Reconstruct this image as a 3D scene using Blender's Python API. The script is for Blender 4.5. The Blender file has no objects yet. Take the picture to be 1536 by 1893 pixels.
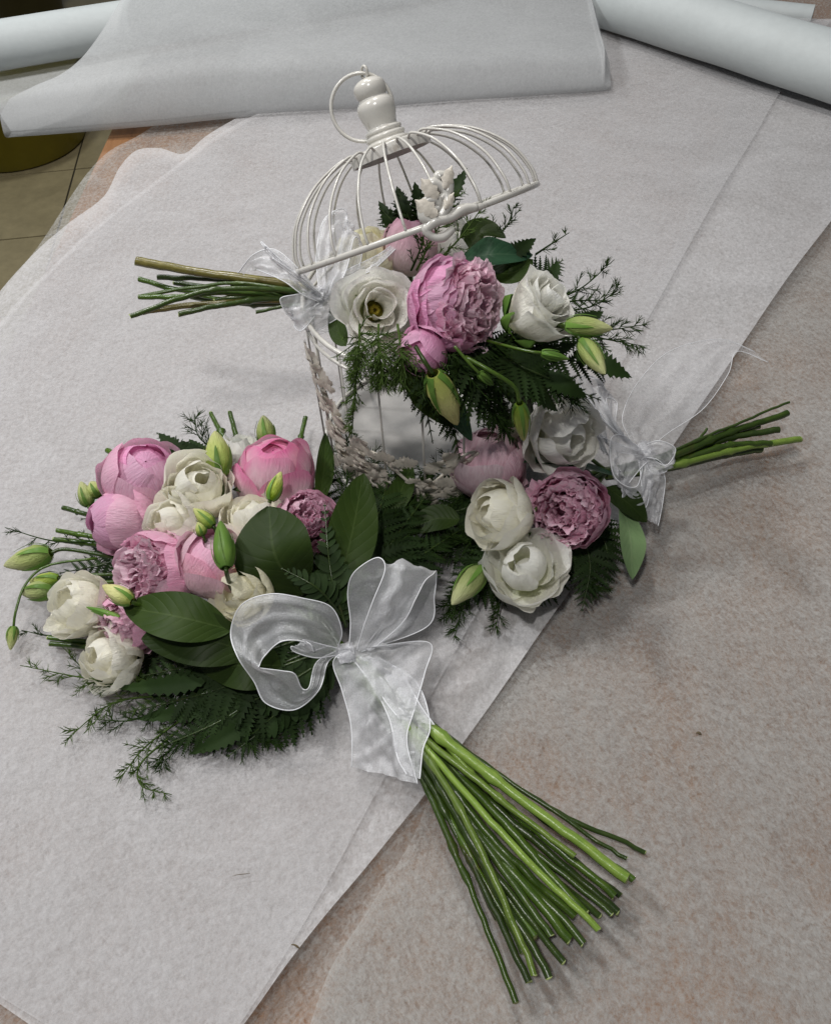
import bpy, math, random
import numpy as np
from mathutils import Vector, Matrix

# ------------------------------------------------------------------ camera
sc = bpy.context.scene
C = sc.collection
PW, PH, F = 1536.0, 1893.0, 1577.0            # photograph size and focal length in its pixels
CAM = np.array([0.0, 0.0, 0.60])
PITCH, ROLL = math.radians(50), math.radians(-3.5)
_f = np.array([0, math.cos(PITCH), -math.sin(PITCH)])
_u0 = np.array([0, math.sin(PITCH), math.cos(PITCH)])
_r0 = np.array([1.0, 0, 0])
RT = _r0 * math.cos(ROLL) + _u0 * math.sin(ROLL)
UP = -_r0 * math.sin(ROLL) + _u0 * math.cos(ROLL)
FW = _f
cd = bpy.data.cameras.new('camera')
cam = bpy.data.objects.new('camera', cd)
C.objects.link(cam)
M = Matrix(((RT[0], UP[0], -FW[0], CAM[0]), (RT[1], UP[1], -FW[1], CAM[1]), (RT[2], UP[2], -FW[2], CAM[2]), (0, 0, 0, 1)))
cam.matrix_world = M
cd.sensor_fit = 'VERTICAL'
cd.sensor_height = 36.0
cd.lens = F / PH * 36.0
cd.clip_start = 0.02
cd.clip_end = 60
sc.camera = cam

# ------------------------------------------------------------------ light
wd = bpy.data.worlds.new('World')
sc.world = wd
wd.use_nodes = True
wd.node_tree.nodes['Background'].inputs[0].default_value = (0.80, 0.88, 1.0, 1)
wd.node_tree.nodes['Background'].inputs[1].default_value = 0.13


def lamp(name, loc, target, power, size, col):
    d = bpy.data.lights.new(name, 'AREA')
    d.shape = 'DISK'
    d.size = size
    d.energy = power
    d.color = col
    o = bpy.data.objects.new(name, d)
    C.objects.link(o)
    o.location = loc
    v = Vector(target) - Vector(loc)
    o.rotation_euler = v.to_track_quat('-Z', 'Y').to_euler()
    return o


lamp('ceiling_or_fill_lamp', (-0.25, -0.16, 1.75), (-0.12, 0.55, 0), 13.5, 0.12, (1.0, 0.975, 0.95))
lamp('ceiling_or_fill_lamp', (-0.22, 1.20, 1.60), (-0.18, 0.65, 0), 12.5, 0.12, (1.0, 0.965, 0.93))
lamp('ceiling_or_fill_lamp', (-1.10, 0.80, 1.60), (-0.25, 0.55, 0), 17, 0.13, (0.98, 0.985, 1.0))
lamp('ceiling_or_fill_lamp', (-0.9, 2.7, 1.9), (-0.6, 1.8, 0), 15, 0.3, (0.97, 1.0, 0.99))  # fill lamp, added only to brighten the far floor and buckets

sc.view_settings.view_transform = 'Standard'
sc.view_settings.look = 'None'
sc.view_settings.exposure = -0.08
sc.view_settings.gamma = 1.0
sc.render.engine = 'CYCLES'
sc.cycles.use_denoising = True
sc.cycles.max_bounces = 10
sc.cycles.transparent_max_bounces = 24
sc.cycles.diffuse_bounces = 4
sc.cycles.caustics_reflective = False
sc.cycles.caustics_refractive = False


# ------------------------------------------------------------------ pixel helpers
def ray(px, py):
    return FW + RT * ((px - PW / 2) / F) + UP * ((PH / 2 - py) / F)


def P(px, py, z=0.0):
    """the point on the pixel's ray that lies at height z above the table"""
    d = ray(px, py)
    return CAM + d * ((z - CAM[2]) / d[2])


def scale_at(p):
    """metres per photo pixel at a point"""
    return float(np.dot(np.asarray(p) - CAM, FW)) / F


def D(r, u, t):
    """a direction by its right / up / toward-the-viewer shares"""
    v = RT * r + UP * u - FW * t
    return v / np.linalg.norm(v)


def nrm(v):
    v = np.asarray(v, float)
    return v / max(1e-12, np.linalg.norm(v))


# ------------------------------------------------------------------ object helpers
WL = {}


def empty(name, loc, parent=None):
    o = bpy.data.objects.new(name, None)
    C.objects.link(o)
    o.empty_display_size = 0.01
    loc = np.asarray(loc, float)
    if parent is not None:
        o.parent = parent
        o.location = loc - WL[parent.name]
    else:
        o.location = loc
    WL[o.name] = loc
    return o


def tag(o, label, cat, group=None, kind=None):
    o['label'] = label
    o['category'] = cat
    if group:
        o['group'] = group
    if kind:
        o['kind'] = kind
    return o


def mesh(name, verts, faces, uv=None, smooth=True):
    me = bpy.data.meshes.new(name)
    me.from_pydata([tuple(map(float, v)) for v in verts], [], faces)
    if uv is not None:
        l = me.uv_layers.new(name='UVMap')
        idx = np.zeros(len(me.loops), dtype=np.int32)
        me.loops.foreach_get('vertex_index', idx)
        l.data.foreach_set('uv', np.asarray(uv, dtype=np.float32)[idx].ravel())
    if smooth:
        me.polygons.foreach_set('use_smooth', [True] * len(me.polygons))
    me.update()
    return me


def mk(name, verts, faces, mat, parent=None, uv=None, smooth=True, origin=None):
    verts = np.asarray(verts, float)
    c = (verts.min(0) + verts.max(0)) / 2 if origin is None else np.asarray(origin, float)
    me = mesh(name, verts - c, faces, uv, smooth)
    me.materials.append(mat)
    o = bpy.data.objects.new(name, me)
    C.objects.link(o)
    if parent is not None:
        o.parent = parent
        o.location = c - WL[parent.name]
    else:
        o.location = c
    WL[o.name] = c
    return o


def place(name, me, Mw, parent):
    """an object that shares mesh data, put at a world matrix"""
    o = bpy.data.objects.new(name, me)
    C.objects.link(o)
    o.parent = parent
    t = WL[parent.name]
    o.matrix_local = Matrix.Translation(Vector(-t)) @ Mw
    return o


def grid_faces(nu, nv, wrap=False, off=0):
    """verts laid out [j*nu+i], i across, j along"""
    f = []
    for j in range(nv - 1):
        for i in range(nu if wrap else nu - 1):
            a = j * nu + i
            b = j * nu + (i + 1) % nu
            f.append((off + a, off + b, off + b + nu, off + a + nu))
    return f


def spline(pts, n):
    """Catmull-Rom through pts (k x d), n samples"""
    p = np.asarray(pts, float)
    k = len(p)
    if k == 2:
        t = np.linspace(0, 1, n)[:, None]
        return p[0] * (1 - t) + p[1] * t
    e = np.vstack([2 * p[0] - p[1], p, 2 * p[-1] - p[-2]])
    t = np.linspace(0, k - 1 - 1e-9, n)
    i = t.astype(int)
    f = (t - i)[:, None]
    a, b, c, d = e[i], e[i + 1], e[i + 2], e[i + 3]
    return 0.5 * ((2 * b) + (c - a) * f + (2 * a - 5 * b + 4 * c - d) * f ** 2 + (3 * b - a - 3 * c + d) * f ** 3)


def frames(pts):
    p = np.asarray(pts, float)
    t = np.gradient(p, axis=0)
    t /= np.maximum(1e-12, np.linalg.norm(t, axis=1))[:, None]
    n0 = np.cross(t[0], [0.13, 0.31, 0.94])
    if np.linalg.norm(n0) < 1e-3:
        n0 = np.cross(t[0], [1, 0, 0])
    n = nrm(n0)
    N = []
    for i in range(len(p)):
        n = nrm(n - t[i] * np.dot(n, t[i]))
        N.append(n)
    N = np.array(N)
    return t, N, np.cross(t, N)


def tube_data(pts, rad, ns=8, cap=True, off=0):
    p = np.asarray(pts, float)
    r = np.broadcast_to(np.asarray(rad, float), (len(p),))
    t, N, B = frames(p)
    a = np.linspace(0, 2 * math.pi, ns, endpoint=False)
    V = (p[:, None, :] + r[:, None, None] * (N[:, None, :] * np.cos(a)[None, :, None] + B[:, None, :] * np.sin(a)[None, :, None])).reshape(-1, 3)
    f = grid_faces(ns, len(p), True, off)
    uv = np.array([[i / ns, j / (len(p) - 1)] for j in range(len(p)) for i in range(ns)])
    if cap:
        f.append(tuple(off + i for i in range(ns))[::-1])
        f.append(tuple(off + (len(p) - 1) * ns + i for i in range(ns)))
    return V, f, uv


def tube(name, pts, rad, mat, parent, ns=8, n=None):
    if n:
        pts = spline(pts, n)
        if np.ndim(rad):
            rad = np.interp(np.linspace(0, 1, n), np.linspace(0, 1, len(rad)), rad)
    V, f, uv = tube_data(pts, rad, ns)
    return mk(name, V, f, mat, parent, uv)


def ring_pts(c, ax1, ax2, r, n=48):
    a = np.linspace(0, 2 * math.pi, n, endpoint=False)
    return np.asarray(c) + r * (np.cos(a)[:, None] * ax1 + np.sin(a)[:, None] * ax2)


def closed_tube(name, pts, rad, mat, parent, ns=8, squash=(1, 1), up=None):
    p = np.asarray(pts, float)
    n = len(p)
    t = np.roll(p, -1, 0) - np.roll(p, 1, 0)
    t /= np.linalg.norm(t, axis=1)[:, None]
    if up is None:
        up = nrm(np.cross(p[0] - p.mean(0), p[n // 4] - p.mean(0)))
    N = np.cross(t, up)
    a = np.linspace(0, 2 * math.pi, ns, endpoint=False)
    V = (p[:, None] + rad * (squash[0] * N[:, None] * np.cos(a)[None, :, None] + squash[1] * np.asarray(up)[None, None] * np.sin(a)[None, :, None])).reshape(-1, 3)
    f = []
    for j in range(n):
        for i in range(ns):
            a0 = j * ns + i
            b0 = j * ns + (i + 1) % ns
            c0 = ((j + 1) % n) * ns
            f.append((a0, b0, c0 + (i + 1) % ns, c0 + i))
    return mk(name, V, f, mat, parent)


def axes_from(z, hint=(0.2, 0.1, 1)):
    z = nrm(z)
    x = np.cross(hint, z)
    if np.linalg.norm(x) < 1e-3:
        x = np.cross((1, 0, 0), z)
    x = nrm(x)
    return np.array([x, np.cross(z, x), z])          # rows are the local axes


# ------------------------------------------------------------------ materials
def newmat(name):
    m = bpy.data.materials.new(name)
    m.use_nodes = True
    nt = m.node_tree
    for n in list(nt.nodes):
        nt.nodes.remove(n)
    out = nt.nodes.new('ShaderNodeOutputMaterial')
    return m, nt, out


def N_(nt, typ, **kw):
    n = nt.nodes.new(typ)
    for k, v in kw.items():
        if k in n.inputs:
            n.inputs[k].default_value = v
        else:
            setattr(n, k, v)
    return n


def ramp(nt, fac, stops):
    r = nt.nodes.new('ShaderNodeValToRGB')
    el = r.color_ramp.elements
    while len(el) < len(stops):
        el.new(0.5)
    for e, (p, c) in zip(el, stops):
        e.position = p
        e.color = (*c, 1) if len(c) == 3 else c
    nt.links.new(fac, r.inputs[0])
    return r.outputs[0]


def math_(nt, op, a, b=None, clamp=False):
    m = nt.nodes.new('ShaderNodeMath')
    m.operation = op
    m.use_clamp = clamp
    for i, v in enumerate((a, b)):
        if v is None:
            continue
        if isinstance(v, (int, float)):
            m.inputs[i].default_value = v
        else:
            nt.links.new(v, m.inputs[i])
    return m.outputs[0]


def mixc(nt, fac, a, b, mode='MIX'):
    m = nt.nodes.new('ShaderNodeMix')
    m.data_type = 'RGBA'
    m.blend_type = mode
    for s, v in ((m.inputs['Factor'], fac), (m.inputs[6], a), (m.inputs[7], b)):
        if isinstance(v, (int, float)):
            s.default_value = v
        elif isinstance(v, tuple):
            s.default_value = (*v, 1)
        else:
            nt.links.new(v, s)
    return m.outputs[2]


def noise(nt, scale, detail=4, rough=0.55, vec=None, dist=0.0):
    n = N_(nt, 'ShaderNodeTexNoise')
    n.inputs['Scale'].default_value = scale
    n.inputs['Detail'].default_value = detail
    n.inputs['Roughness'].default_value = rough
    n.inputs['Distortion'].default_value = dist
    if vec is not None:
        nt.links.new(vec, n.inputs['Vector'])
    return n.outputs['Fac']


def mapping(nt, vec, scale=(1, 1, 1), rot=(0, 0, 0), loc=(0, 0, 0)):
    m = nt.nodes.new('ShaderNodeMapping')
    m.inputs['Scale'].default_value = scale
    m.inputs['Rotation'].default_value = rot
    m.inputs['Location'].default_value = loc
    nt.links.new(vec, m.inputs[0])
    return m.outputs[0]


def geo_pos(nt):
    return nt.nodes.new('ShaderNodeNewGeometry').outputs['Position']


def uvn(nt):
    return nt.nodes.new('ShaderNodeUVMap').outputs[0]


def objrand(nt):
    return nt.nodes.new('ShaderNodeObjectInfo').outputs['Random']


def bump(nt, h, strength, dist=0.001):
    b = nt.nodes.new('ShaderNodeBump')
    b.inputs['Strength'].default_value = strength
    b.inputs['Distance'].default_value = dist
    nt.links.new(h, b.inputs['Height'])
    return b.outputs[0]


def paper_mat(name, trans, seed, tint=(0.635, 0.625, 0.628), rot=0.6, con=3.2, bmp=0.06):
    """thin non-woven florist's paper: fibres, cloudy density, lets the surface below show"""
    m, nt, out = newmat(name)
    pos = mapping(nt, geo_pos(nt), loc=(seed * 3.1, seed * 1.7, 0))
    warp = mapping(nt, pos, (1.0, 1.0, 1), (0, 0, rot))
    fleck = noise(nt, 260, 4, 0.65, mapping(nt, warp, (1.25, 0.8, 1)), 0.6)
    hair = noise(nt, 110, 6, 0.75, warp, 1.6)
    fine = noise(nt, 620, 2, 0.6, pos)
    cloud = noise(nt, 9, 5, 0.62, pos, 0.5)
    d = math_(nt, 'ADD', math_(nt, 'MULTIPLY', fleck, 0.34), math_(nt, 'MULTIPLY', hair, 0.26))
    d = math_(nt, 'ADD', d, math_(nt, 'MULTIPLY', fine, 0.14))
    d = math_(nt, 'ADD', d, math_(nt, 'MULTIPLY', cloud, 0.26))          # about 0.5 on average
    a = math_(nt, 'ADD', math_(nt, 'MULTIPLY', math_(nt, 'SUBTRACT', d, 0.5), con), trans, True)
    a = math_(nt, 'MINIMUM', math_(nt, 'MAXIMUM', a, 0.10), 0.96)
    dif = N_(nt, 'ShaderNodeBsdfDiffuse')
    dif.inputs[0].default_value = (*tint, 1)
    nt.links.new(bump(nt, d, bmp, 0.0012), dif.inputs['Normal'])
    tl = N_(nt, 'ShaderNodeBsdfTranslucent')
    tl.inputs[0].default_value = (*tint, 1)
    mx = N_(nt, 'ShaderNodeMixShader')
    mx.inputs[0].default_value = 0.16
    nt.links.new(dif.outputs[0], mx.inputs[1])
    nt.links.new(tl.outputs[0], mx.inputs[2])
    tr = N_(nt, 'ShaderNodeBsdfTransparent')
    m2 = N_(nt, 'ShaderNodeMixShader')
    nt.links.new(a, m2.inputs[0])
    nt.links.new(mx.outputs[0], m2.inputs[1])
    nt.links.new(tr.outputs[0], m2.inputs[2])
    nt.links.new(m2.outputs[0], out.inputs[0])
    return m


def solid_paper(name, col, rough=0.6, sc_=90):
    m, nt, out = newmat(name)
    pos = geo_pos(nt)
    n1 = noise(nt, sc_, 5, 0.7, pos)
    n2 = noise(nt, 9, 3, 0.6, pos)
    c = mixc(nt, math_(nt, 'MULTIPLY', math_(nt, 'ADD', n1, n2), 0.5), tuple(x * 0.80 for x in col), tuple(min(1, x * 1.12) for x in col))
    b = N_(nt, 'ShaderNodeBsdfPrincipled')
    nt.links.new(c, b.inputs['Base Color'])
    b.inputs['Roughness'].default_value = rough
    nt.links.new(bump(nt, n1, 0.3, 0.001), b.inputs['Normal'])
    nt.links.new(b.outputs[0], out.inputs[0])
    return m


def wood_mat():
    m, nt, out = newmat('orange_wood')
    pos = geo_pos(nt)
    g = noise(nt, 9, 6, 0.65, mapping(nt, pos, (9, 0.9, 1), (0, 0, -0.6)), 0.6)
    st = noise(nt, 5, 4, 0.6, pos)
    c = ramp(nt, g, [(0.25, (0.18, 0.078, 0.028)), (0.5, (0.30, 0.145, 0.055)), (0.75, (0.38, 0.20, 0.085))])
    c = mixc(nt, math_(nt, 'MULTIPLY', st, 0.5), c, (0.22, 0.10, 0.05))
    b = N_(nt, 'ShaderNodeBsdfPrincipled')
    nt.links.new(c, b.inputs['Base Color'])
    b.inputs['Roughness'].default_value = 0.5
    nt.links.new(bump(nt, g, 0.2, 0.001), b.inputs['Normal'])
    nt.links.new(b.outputs[0], out.inputs[0])
    return m


def petal_mat(name, base, mid, edge, streak, transl=0.28, rough=0.55, streak_amt=0.5, vary=0.10, emid=0.5, eend=0.97):
    """colour runs from claw to rim, with fine lengthwise veins"""
    m, nt, out = newmat(name)
    uv = uvn(nt)
    sep = nt.nodes.new('ShaderNodeSeparateXYZ')
    nt.links.new(uv, sep.inputs[0])
    wob = noise(nt, 3.0, 3, 0.6, uv)
    v = math_(nt, 'ADD', sep.outputs[1], math_(nt, 'MULTIPLY', math_(nt, 'SUBTRACT', wob, 0.5), 0.35))
    c = ramp(nt, v, [(0.05, base), (emid, mid), (eend, edge)])
    vein = noise(nt, 14, 4, 0.6, mapping(nt, uv, (3.2, 0.35, 1)))
    vf = ramp(nt, vein, [(0.45, (0, 0, 0)), (0.72, (1, 1, 1))])
    c = mixc(nt, math_(nt, 'MULTIPLY', vf, streak_amt), c, streak)
    hs = N_(nt, 'ShaderNodeHueSaturation')
    r = objrand(nt)
    nt.links.new(math_(nt, 'ADD', math_(nt, 'MULTIPLY', r, 2 * vary), 1 - vary), hs.inputs['Value'])
    nt.links.new(math_(nt, 'ADD', math_(nt, 'MULTIPLY', r, 0.4), 0.8), hs.inputs['Saturation'])
    nt.links.new(c, hs.inputs['Color'])
    c = hs.outputs[0]
    b = N_(nt, 'ShaderNodeBsdfPrincipled')
    nt.links.new(c, b.inputs['Base Color'])
    b.inputs['Roughness'].default_value = rough
    b.inputs['Specular IOR Level'].default_value = 0.3
    cr = noise(nt, 10, 4, 0.6, mapping(nt, uv, (4, 0.8, 1)))
    nt.links.new(bump(nt, cr, 0.6, 0.0022), b.inputs['Normal'])
    t = N_(nt, 'ShaderNodeBsdfTranslucent')
    nt.links.new(c, t.inputs[0])
    mx = N_(nt, 'ShaderNodeMixShader')
    mx.inputs[0].default_value = transl
    nt.links.new(b.outputs[0], mx.inputs[1])
    nt.links.new(t.outputs[0], mx.inputs[2])
    nt.links.new(mx.outputs[0], out.inputs[0])
    return m


def leaf_mat(name, dark, light, rib, rough=0.38, veins=True, transl=0.12):
    m, nt, out = newmat(name)
    uv = uvn(nt)
    sep = nt.nodes.new('ShaderNodeSeparateXYZ')
    nt.links.new(uv, sep.inputs[0])
    au = math_(nt, 'ABSOLUTE', math_(nt, 'SUBTRACT', math_(nt, 'MULTIPLY', sep.outputs[0], 2), 1))
    n = noise(nt, 45, 4, 0.6, geo_pos(nt))
    c = mixc(nt, n, dark, light)
    hgt = n
    if veins:
        ph = math_(nt, 'SUBTRACT', math_(nt, 'MULTIPLY', sep.outputs[1], 9), math_(nt, 'MULTIPLY', au, 2.2))
        s = math_(nt, 'ABSOLUTE', math_(nt, 'SINE', math_(nt, 'MULTIPLY', ph, math.pi)))
        side = math_(nt, 'LESS_THAN', s, 0.10)
        c = mixc(nt, math_(nt, 'MULTIPLY', side, 0.12), c, rib)
        mid = math_(nt, 'LESS_THAN', au, 0.035)
        c = mixc(nt, math_(nt, 'MULTIPLY', mid, 0.45), c, rib)
        hgt = math_(nt, 'ADD', math_(nt, 'MULTIPLY', math_(nt, 'POWER', s, 0.4), 0.5), math_(nt, 'MULTIPLY', n, 0.3))
    hs = N_(nt, 'ShaderNodeHueSaturation')
    r = objrand(nt)
    nt.links.new(math_(nt, 'ADD', math_(nt, 'MULTIPLY', r, 0.5), 0.75), hs.inputs['Value'])
    nt.links.new(c, hs.inputs['Color'])
    b = N_(nt, 'ShaderNodeBsdfPrincipled')
    nt.links.new(hs.outputs[0], b.inputs['Base Color'])
    b.inputs['Roughness'].default_value = rough
    b.inputs['Specular IOR Level'].default_value = 0.14
    nt.links.new(bump(nt, hgt, 0.4, 0.001), b.inputs['Normal'])
    t = N_(nt, 'ShaderNodeBsdfTranslucent')
    nt.links.new(hs.outputs[0], t.inputs[0])
    mx = N_(nt, 'ShaderNodeMixShader')
    mx.inputs[0].default_value = transl
    nt.links.new(b.outputs[0], mx.inputs[1])
    nt.links.new(t.outputs[0], mx.inputs[2])
    nt.links.new(mx.outputs[0], out.inputs[0])
    return m


def stem_mat(name, a, b_, c_, rough=0.3):
    m, nt, out = newmat(name)
    uv = uvn(nt)
    n = noise(nt, 5, 4, 0.6, mapping(nt, uv, (4.0, 3.5, 1)))
    n2 = noise(nt, 170, 3, 0.6, geo_pos(nt))
    c = ramp(nt, math_(nt, 'ADD', math_(nt, 'MULTIPLY', n, 0.8), math_(nt, 'MULTIPLY', n2, 0.2)), [(0.3, a), (0.55, b_), (0.75, c_)])
    br = ramp(nt, noise(nt, 48, 5, 0.7, geo_pos(nt), 0.8), [(0.60, (0, 0, 0)), (0.70, (1, 1, 1))])
    c = mixc(nt, math_(nt, 'MULTIPLY', br, 0.55), c, (0.075, 0.055, 0.016))
    str_ = noise(nt, 9, 3, 0.6, mapping(nt, uv, (9.0, 0.6, 1)))
    c = mixc(nt, math_(nt, 'MULTIPLY', str_, 0.45), c, a)
    hs = N_(nt, 'ShaderNodeHueSaturation')
    nt.links.new(math_(nt, 'ADD', math_(nt, 'MULTIPLY', objrand(nt), 0.8), 0.65), hs.inputs['Value'])
    nt.links.new(c, hs.inputs['Color'])
    b = N_(nt, 'ShaderNodeBsdfPrincipled')
    nt.links.new(hs.outputs[0], b.inputs['Base Color'])
    b.inputs['Roughness'].default_value = rough
    b.inputs['Specular IOR Level'].default_value = 0.5
    nt.links.new(bump(nt, n2, 0.45, 0.0008), b.inputs['Normal'])
    nt.links.new(b.outputs[0], out.inputs[0])
    return m


def plain(name, col, rough=0.5, sc_=60, amt=0.25, spec=0.4, bmp=0.15):
    m, nt, out = newmat(name)
    n = noise(nt, sc_, 5, 0.65, geo_pos(nt))
    c = mixc(nt, n, tuple(x * (1 - amt) for x in col), tuple(min(1, x * (1 + amt)) for x in col))
    b = N_(nt, 'ShaderNodeBsdfPrincipled')
    nt.links.new(c, b.inputs['Base Color'])
    b.inputs['Roughness'].default_value = rough
    b.inputs['Specular IOR Level'].default_value = spec
    nt.links.new(bump(nt, n, bmp, 0.001), b.inputs['Normal'])
    nt.links.new(b.outputs[0], out.inputs[0])
    return m


def enamel_mat():
    """cream-white enamel, worn to grey-brown metal in specks"""
    m, nt, out = newmat('white_enamel')
    pos = geo_pos(nt)
    n = noise(nt, 130, 5, 0.65, pos)
    n2 = noise(nt, 28, 3, 0.5, pos)
    wear = ramp(nt, math_(nt, 'ADD', math_(nt, 'MULTIPLY', n, 0.6), math_(nt, 'MULTIPLY', n2, 0.4)), [(0.60, (0, 0, 0)), (0.66, (1, 1, 1))])
    c = mixc(nt, n2, (0.50, 0.48, 0.43), (0.62, 0.605, 0.565))
    c = mixc(nt, math_(nt, 'MULTIPLY', wear, 0.55), c, (0.27, 0.23, 0.18))
    b = N_(nt, 'ShaderNodeBsdfPrincipled')
    nt.links.new(c, b.inputs['Base Color'])
    b.inputs['Roughness'].default_value = 0.22
    nt.links.new(bump(nt, n, 0.12, 0.0006), b.inputs['Normal'])
    nt.links.new(b.outputs[0], out.inputs[0])
    return m


def organza_mat(name, clear, tint=(0.86, 0.87, 0.90)):
    m, nt, out = newmat(name)
    uv = uvn(nt)
    pos = geo_pos(nt)
    cl = noise(nt, 60, 4, 0.6, pos)
    sp = noise(nt, 900, 2, 0.5, pos)
    a = math_(nt, 'ADD', math_(nt, 'MULTIPLY', math_(nt, 'SUBTRACT', cl, 0.5), 0.16), clear, True)
    a = math_(nt, 'ADD', a, math_(nt, 'MULTIPLY', math_(nt, 'SUBTRACT', sp, 0.5), 0.35), True)
    dif = N_(nt, 'ShaderNodeBsdfDiffuse')
    dif.inputs[0].default_value = (*tint, 1)
    tl = N_(nt, 'ShaderNodeBsdfTranslucent')
    tl.inputs[0].default_value = (*tint, 1)
    gl = N_(nt, 'ShaderNodeBsdfGlossy')
    gl.inputs['Color'].default_value = (0.9, 0.92, 0.95, 1)
    gl.inputs['Roughness'].default_value = 0.28
    nb = bump(nt, sp, 0.9, 0.001)
    nt.links.new(nb, gl.inputs['Normal'])
    m1 = N_(nt, 'ShaderNodeMixShader')
    m1.inputs[0].default_value = 0.5
    nt.links.new(dif.outputs[0], m1.inputs[1])
    nt.links.new(tl.outputs[0], m1.inputs[2])
    m3 = N_(nt, 'ShaderNodeMixShader')
    m3.inputs[0].default_value = 0.17
    nt.links.new(m1.outputs[0], m3.inputs[1])
    nt.links.new(gl.outputs[0], m3.inputs[2])
    tr = N_(nt, 'ShaderNodeBsdfTransparent')
    m2 = N_(nt, 'ShaderNodeMixShader')
    nt.links.new(a, m2.inputs[0])
    nt.links.new(m3.outputs[0], m2.inputs[1])
    nt.links.new(tr.outputs[0], m2.inputs[2])
    nt.links.new(m2.outputs[0], out.inputs[0])
    return m


MT = {}
MT['wood'] = wood_mat()
MT['paper_a'] = paper_mat('thin_paper_a', 0.60, 1, (0.49, 0.485, 0.465))
MT['paper_b'] = paper_mat('thin_paper_b', 0.60, 2, (0.49, 0.485, 0.465), rot=-0.5)
MT['paper_c'] = paper_mat('thin_paper_c', 0.37, 3, rot=0.1, con=2.2)
MT['paper_d'] = paper_mat('thin_paper_d', 0.70, 4, rot=1.2, con=1.8)
MT['paper_fold'] = paper_mat('thin_paper_fold', 0.32, 5, (0.54, 0.55, 0.55), con=1.3, bmp=0.06)
MT['roll'] = solid_paper('rolled_paper', (0.52, 0.555, 0.55))
MT['peony'] = petal_mat('peony_petal', (0.80, 0.54, 0.64), (0.78, 0.40, 0.58), (0.80, 0.45, 0.63), (0.62, 0.19, 0.40), streak_amt=0.45, transl=0.34)
MT['peony_deep'] = petal_mat('peony_ruffle', (0.50, 0.12, 0.27), (0.66, 0.27, 0.45), (0.83, 0.53, 0.68), (0.48, 0.09, 0.27), streak_amt=0.45, transl=0.36)
MT['peony_mid'] = petal_mat('peony_soft_ruffle', (0.66, 0.28, 0.42), (0.82, 0.48, 0.61), (0.90, 0.68, 0.76), (0.66, 0.22, 0.41), streak_amt=0.36, transl=0.40)
MT['peony_pale'] = petal_mat('peony_pale_petal', (0.88, 0.71, 0.72), (0.85, 0.60, 0.69), (0.82, 0.52, 0.64), (0.74, 0.33, 0.50), streak_amt=0.35, transl=0.34)
MT['peony_blush'] = petal_mat('peony_blush_petal', (0.88, 0.78, 0.72), (0.87, 0.69, 0.70), (0.82, 0.50, 0.60), (0.74, 0.36, 0.48), streak_amt=0.30, transl=0.34)
MT['peony_hot'] = petal_mat('peony_striped_petal', (0.88, 0.76, 0.72), (0.86, 0.68, 0.71), (0.76, 0.25, 0.44), (0.80, 0.42, 0.56), streak_amt=0.40, transl=0.34, emid=0.72, eend=1.0)
MT['dusty'] = petal_mat('peony_dusty_petal', (0.68, 0.42, 0.46), (0.70, 0.47, 0.53), (0.76, 0.59, 0.64), (0.50, 0.20, 0.30), streak_amt=0.45, transl=0.30)
MT['white'] = petal_mat('white_petal', (0.78, 0.82, 0.50), (0.93, 0.92, 0.84), (0.94, 0.935, 0.89), (0.90, 0.89, 0.77), streak_amt=0.25, vary=0.03, transl=0.38)
MT['ivory'] = petal_mat('ivory_petal', (0.80, 0.82, 0.48), (0.93, 0.91, 0.78), (0.94, 0.92, 0.83), (0.88, 0.85, 0.66), streak_amt=0.3, vary=0.04, transl=0.38)
MT['cream'] = petal_mat('cream_petal', (0.78, 0.80, 0.44), (0.91, 0.88, 0.68), (0.92, 0.89, 0.73), (0.84, 0.80, 0.54), streak_amt=0.3, vary=0.04, transl=0.42)
MT['bud'] = petal_mat('green_bud', (0.20, 0.30, 0.05), (0.42, 0.48, 0.14), (0.62, 0.63, 0.30), (0.20, 0.28, 0.05), streak_amt=0.4, transl=0.15)
MT['bud_cream'] = petal_mat('cream_bud', (0.42, 0.47, 0.15), (0.68, 0.67, 0.34), (0.66, 0.62, 0.32), (0.50, 0.52, 0.20), streak_amt=0.3, transl=0.15)
MT['sepal'] = leaf_mat('sepal_green', (0.05, 0.16, 0.025), (0.19, 0.29, 0.06), (0.25, 0.33, 0.1), veins=False)
MT['leaf'] = leaf_mat('broad_leaf_green', (0.015, 0.032, 0.005), (0.036, 0.060, 0.011), (0.06, 0.09, 0.025), rough=0.48)
MT['leaf_blue'] = leaf_mat('blue_green_leaf', (0.018, 0.055, 0.028), (0.036, 0.09, 0.045), (0.07, 0.13, 0.07), rough=0.46)
MT['leaf_pale'] = leaf_mat('leaf_underside', (0.16, 0.26, 0.11), (0.23, 0.34, 0.16), (0.28, 0.38, 0.2), rough=0.6)
MT['fern'] = leaf_mat('fern_green', (0.008, 0.021, 0.004), (0.022, 0.042, 0.009), (0.04, 0.09, 0.03), veins=False, rough=0.65)
MT['feather'] = plain('feather_fern_green', (0.016, 0.034, 0.005), 0.7, 80, 0.5, 0.1)
MT['feather_light'] = plain('feather_fern_light', (0.042, 0.074, 0.012), 0.7, 80, 0.5, 0.15)
MT['stem'] = stem_mat('cut_stem_green', (0.018, 0.044, 0.005), (0.055, 0.098, 0.010), (0.120, 0.165, 0.024))
MT['stem_light'] = stem_mat('cut_stem_light', (0.08, 0.15, 0.020), (0.18, 0.26, 0.045), (0.27, 0.33, 0.09))
MT['stem_dark'] = stem_mat('cut_stem_dark', (0.014, 0.030, 0.005), (0.036, 0.062, 0.010), (0.08, 0.085, 0.022))
MT['stem_brown'] = stem_mat('woody_stem', (0.06, 0.05, 0.012), (0.16, 0.14, 0.035), (0.28, 0.22, 0.07))
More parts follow.
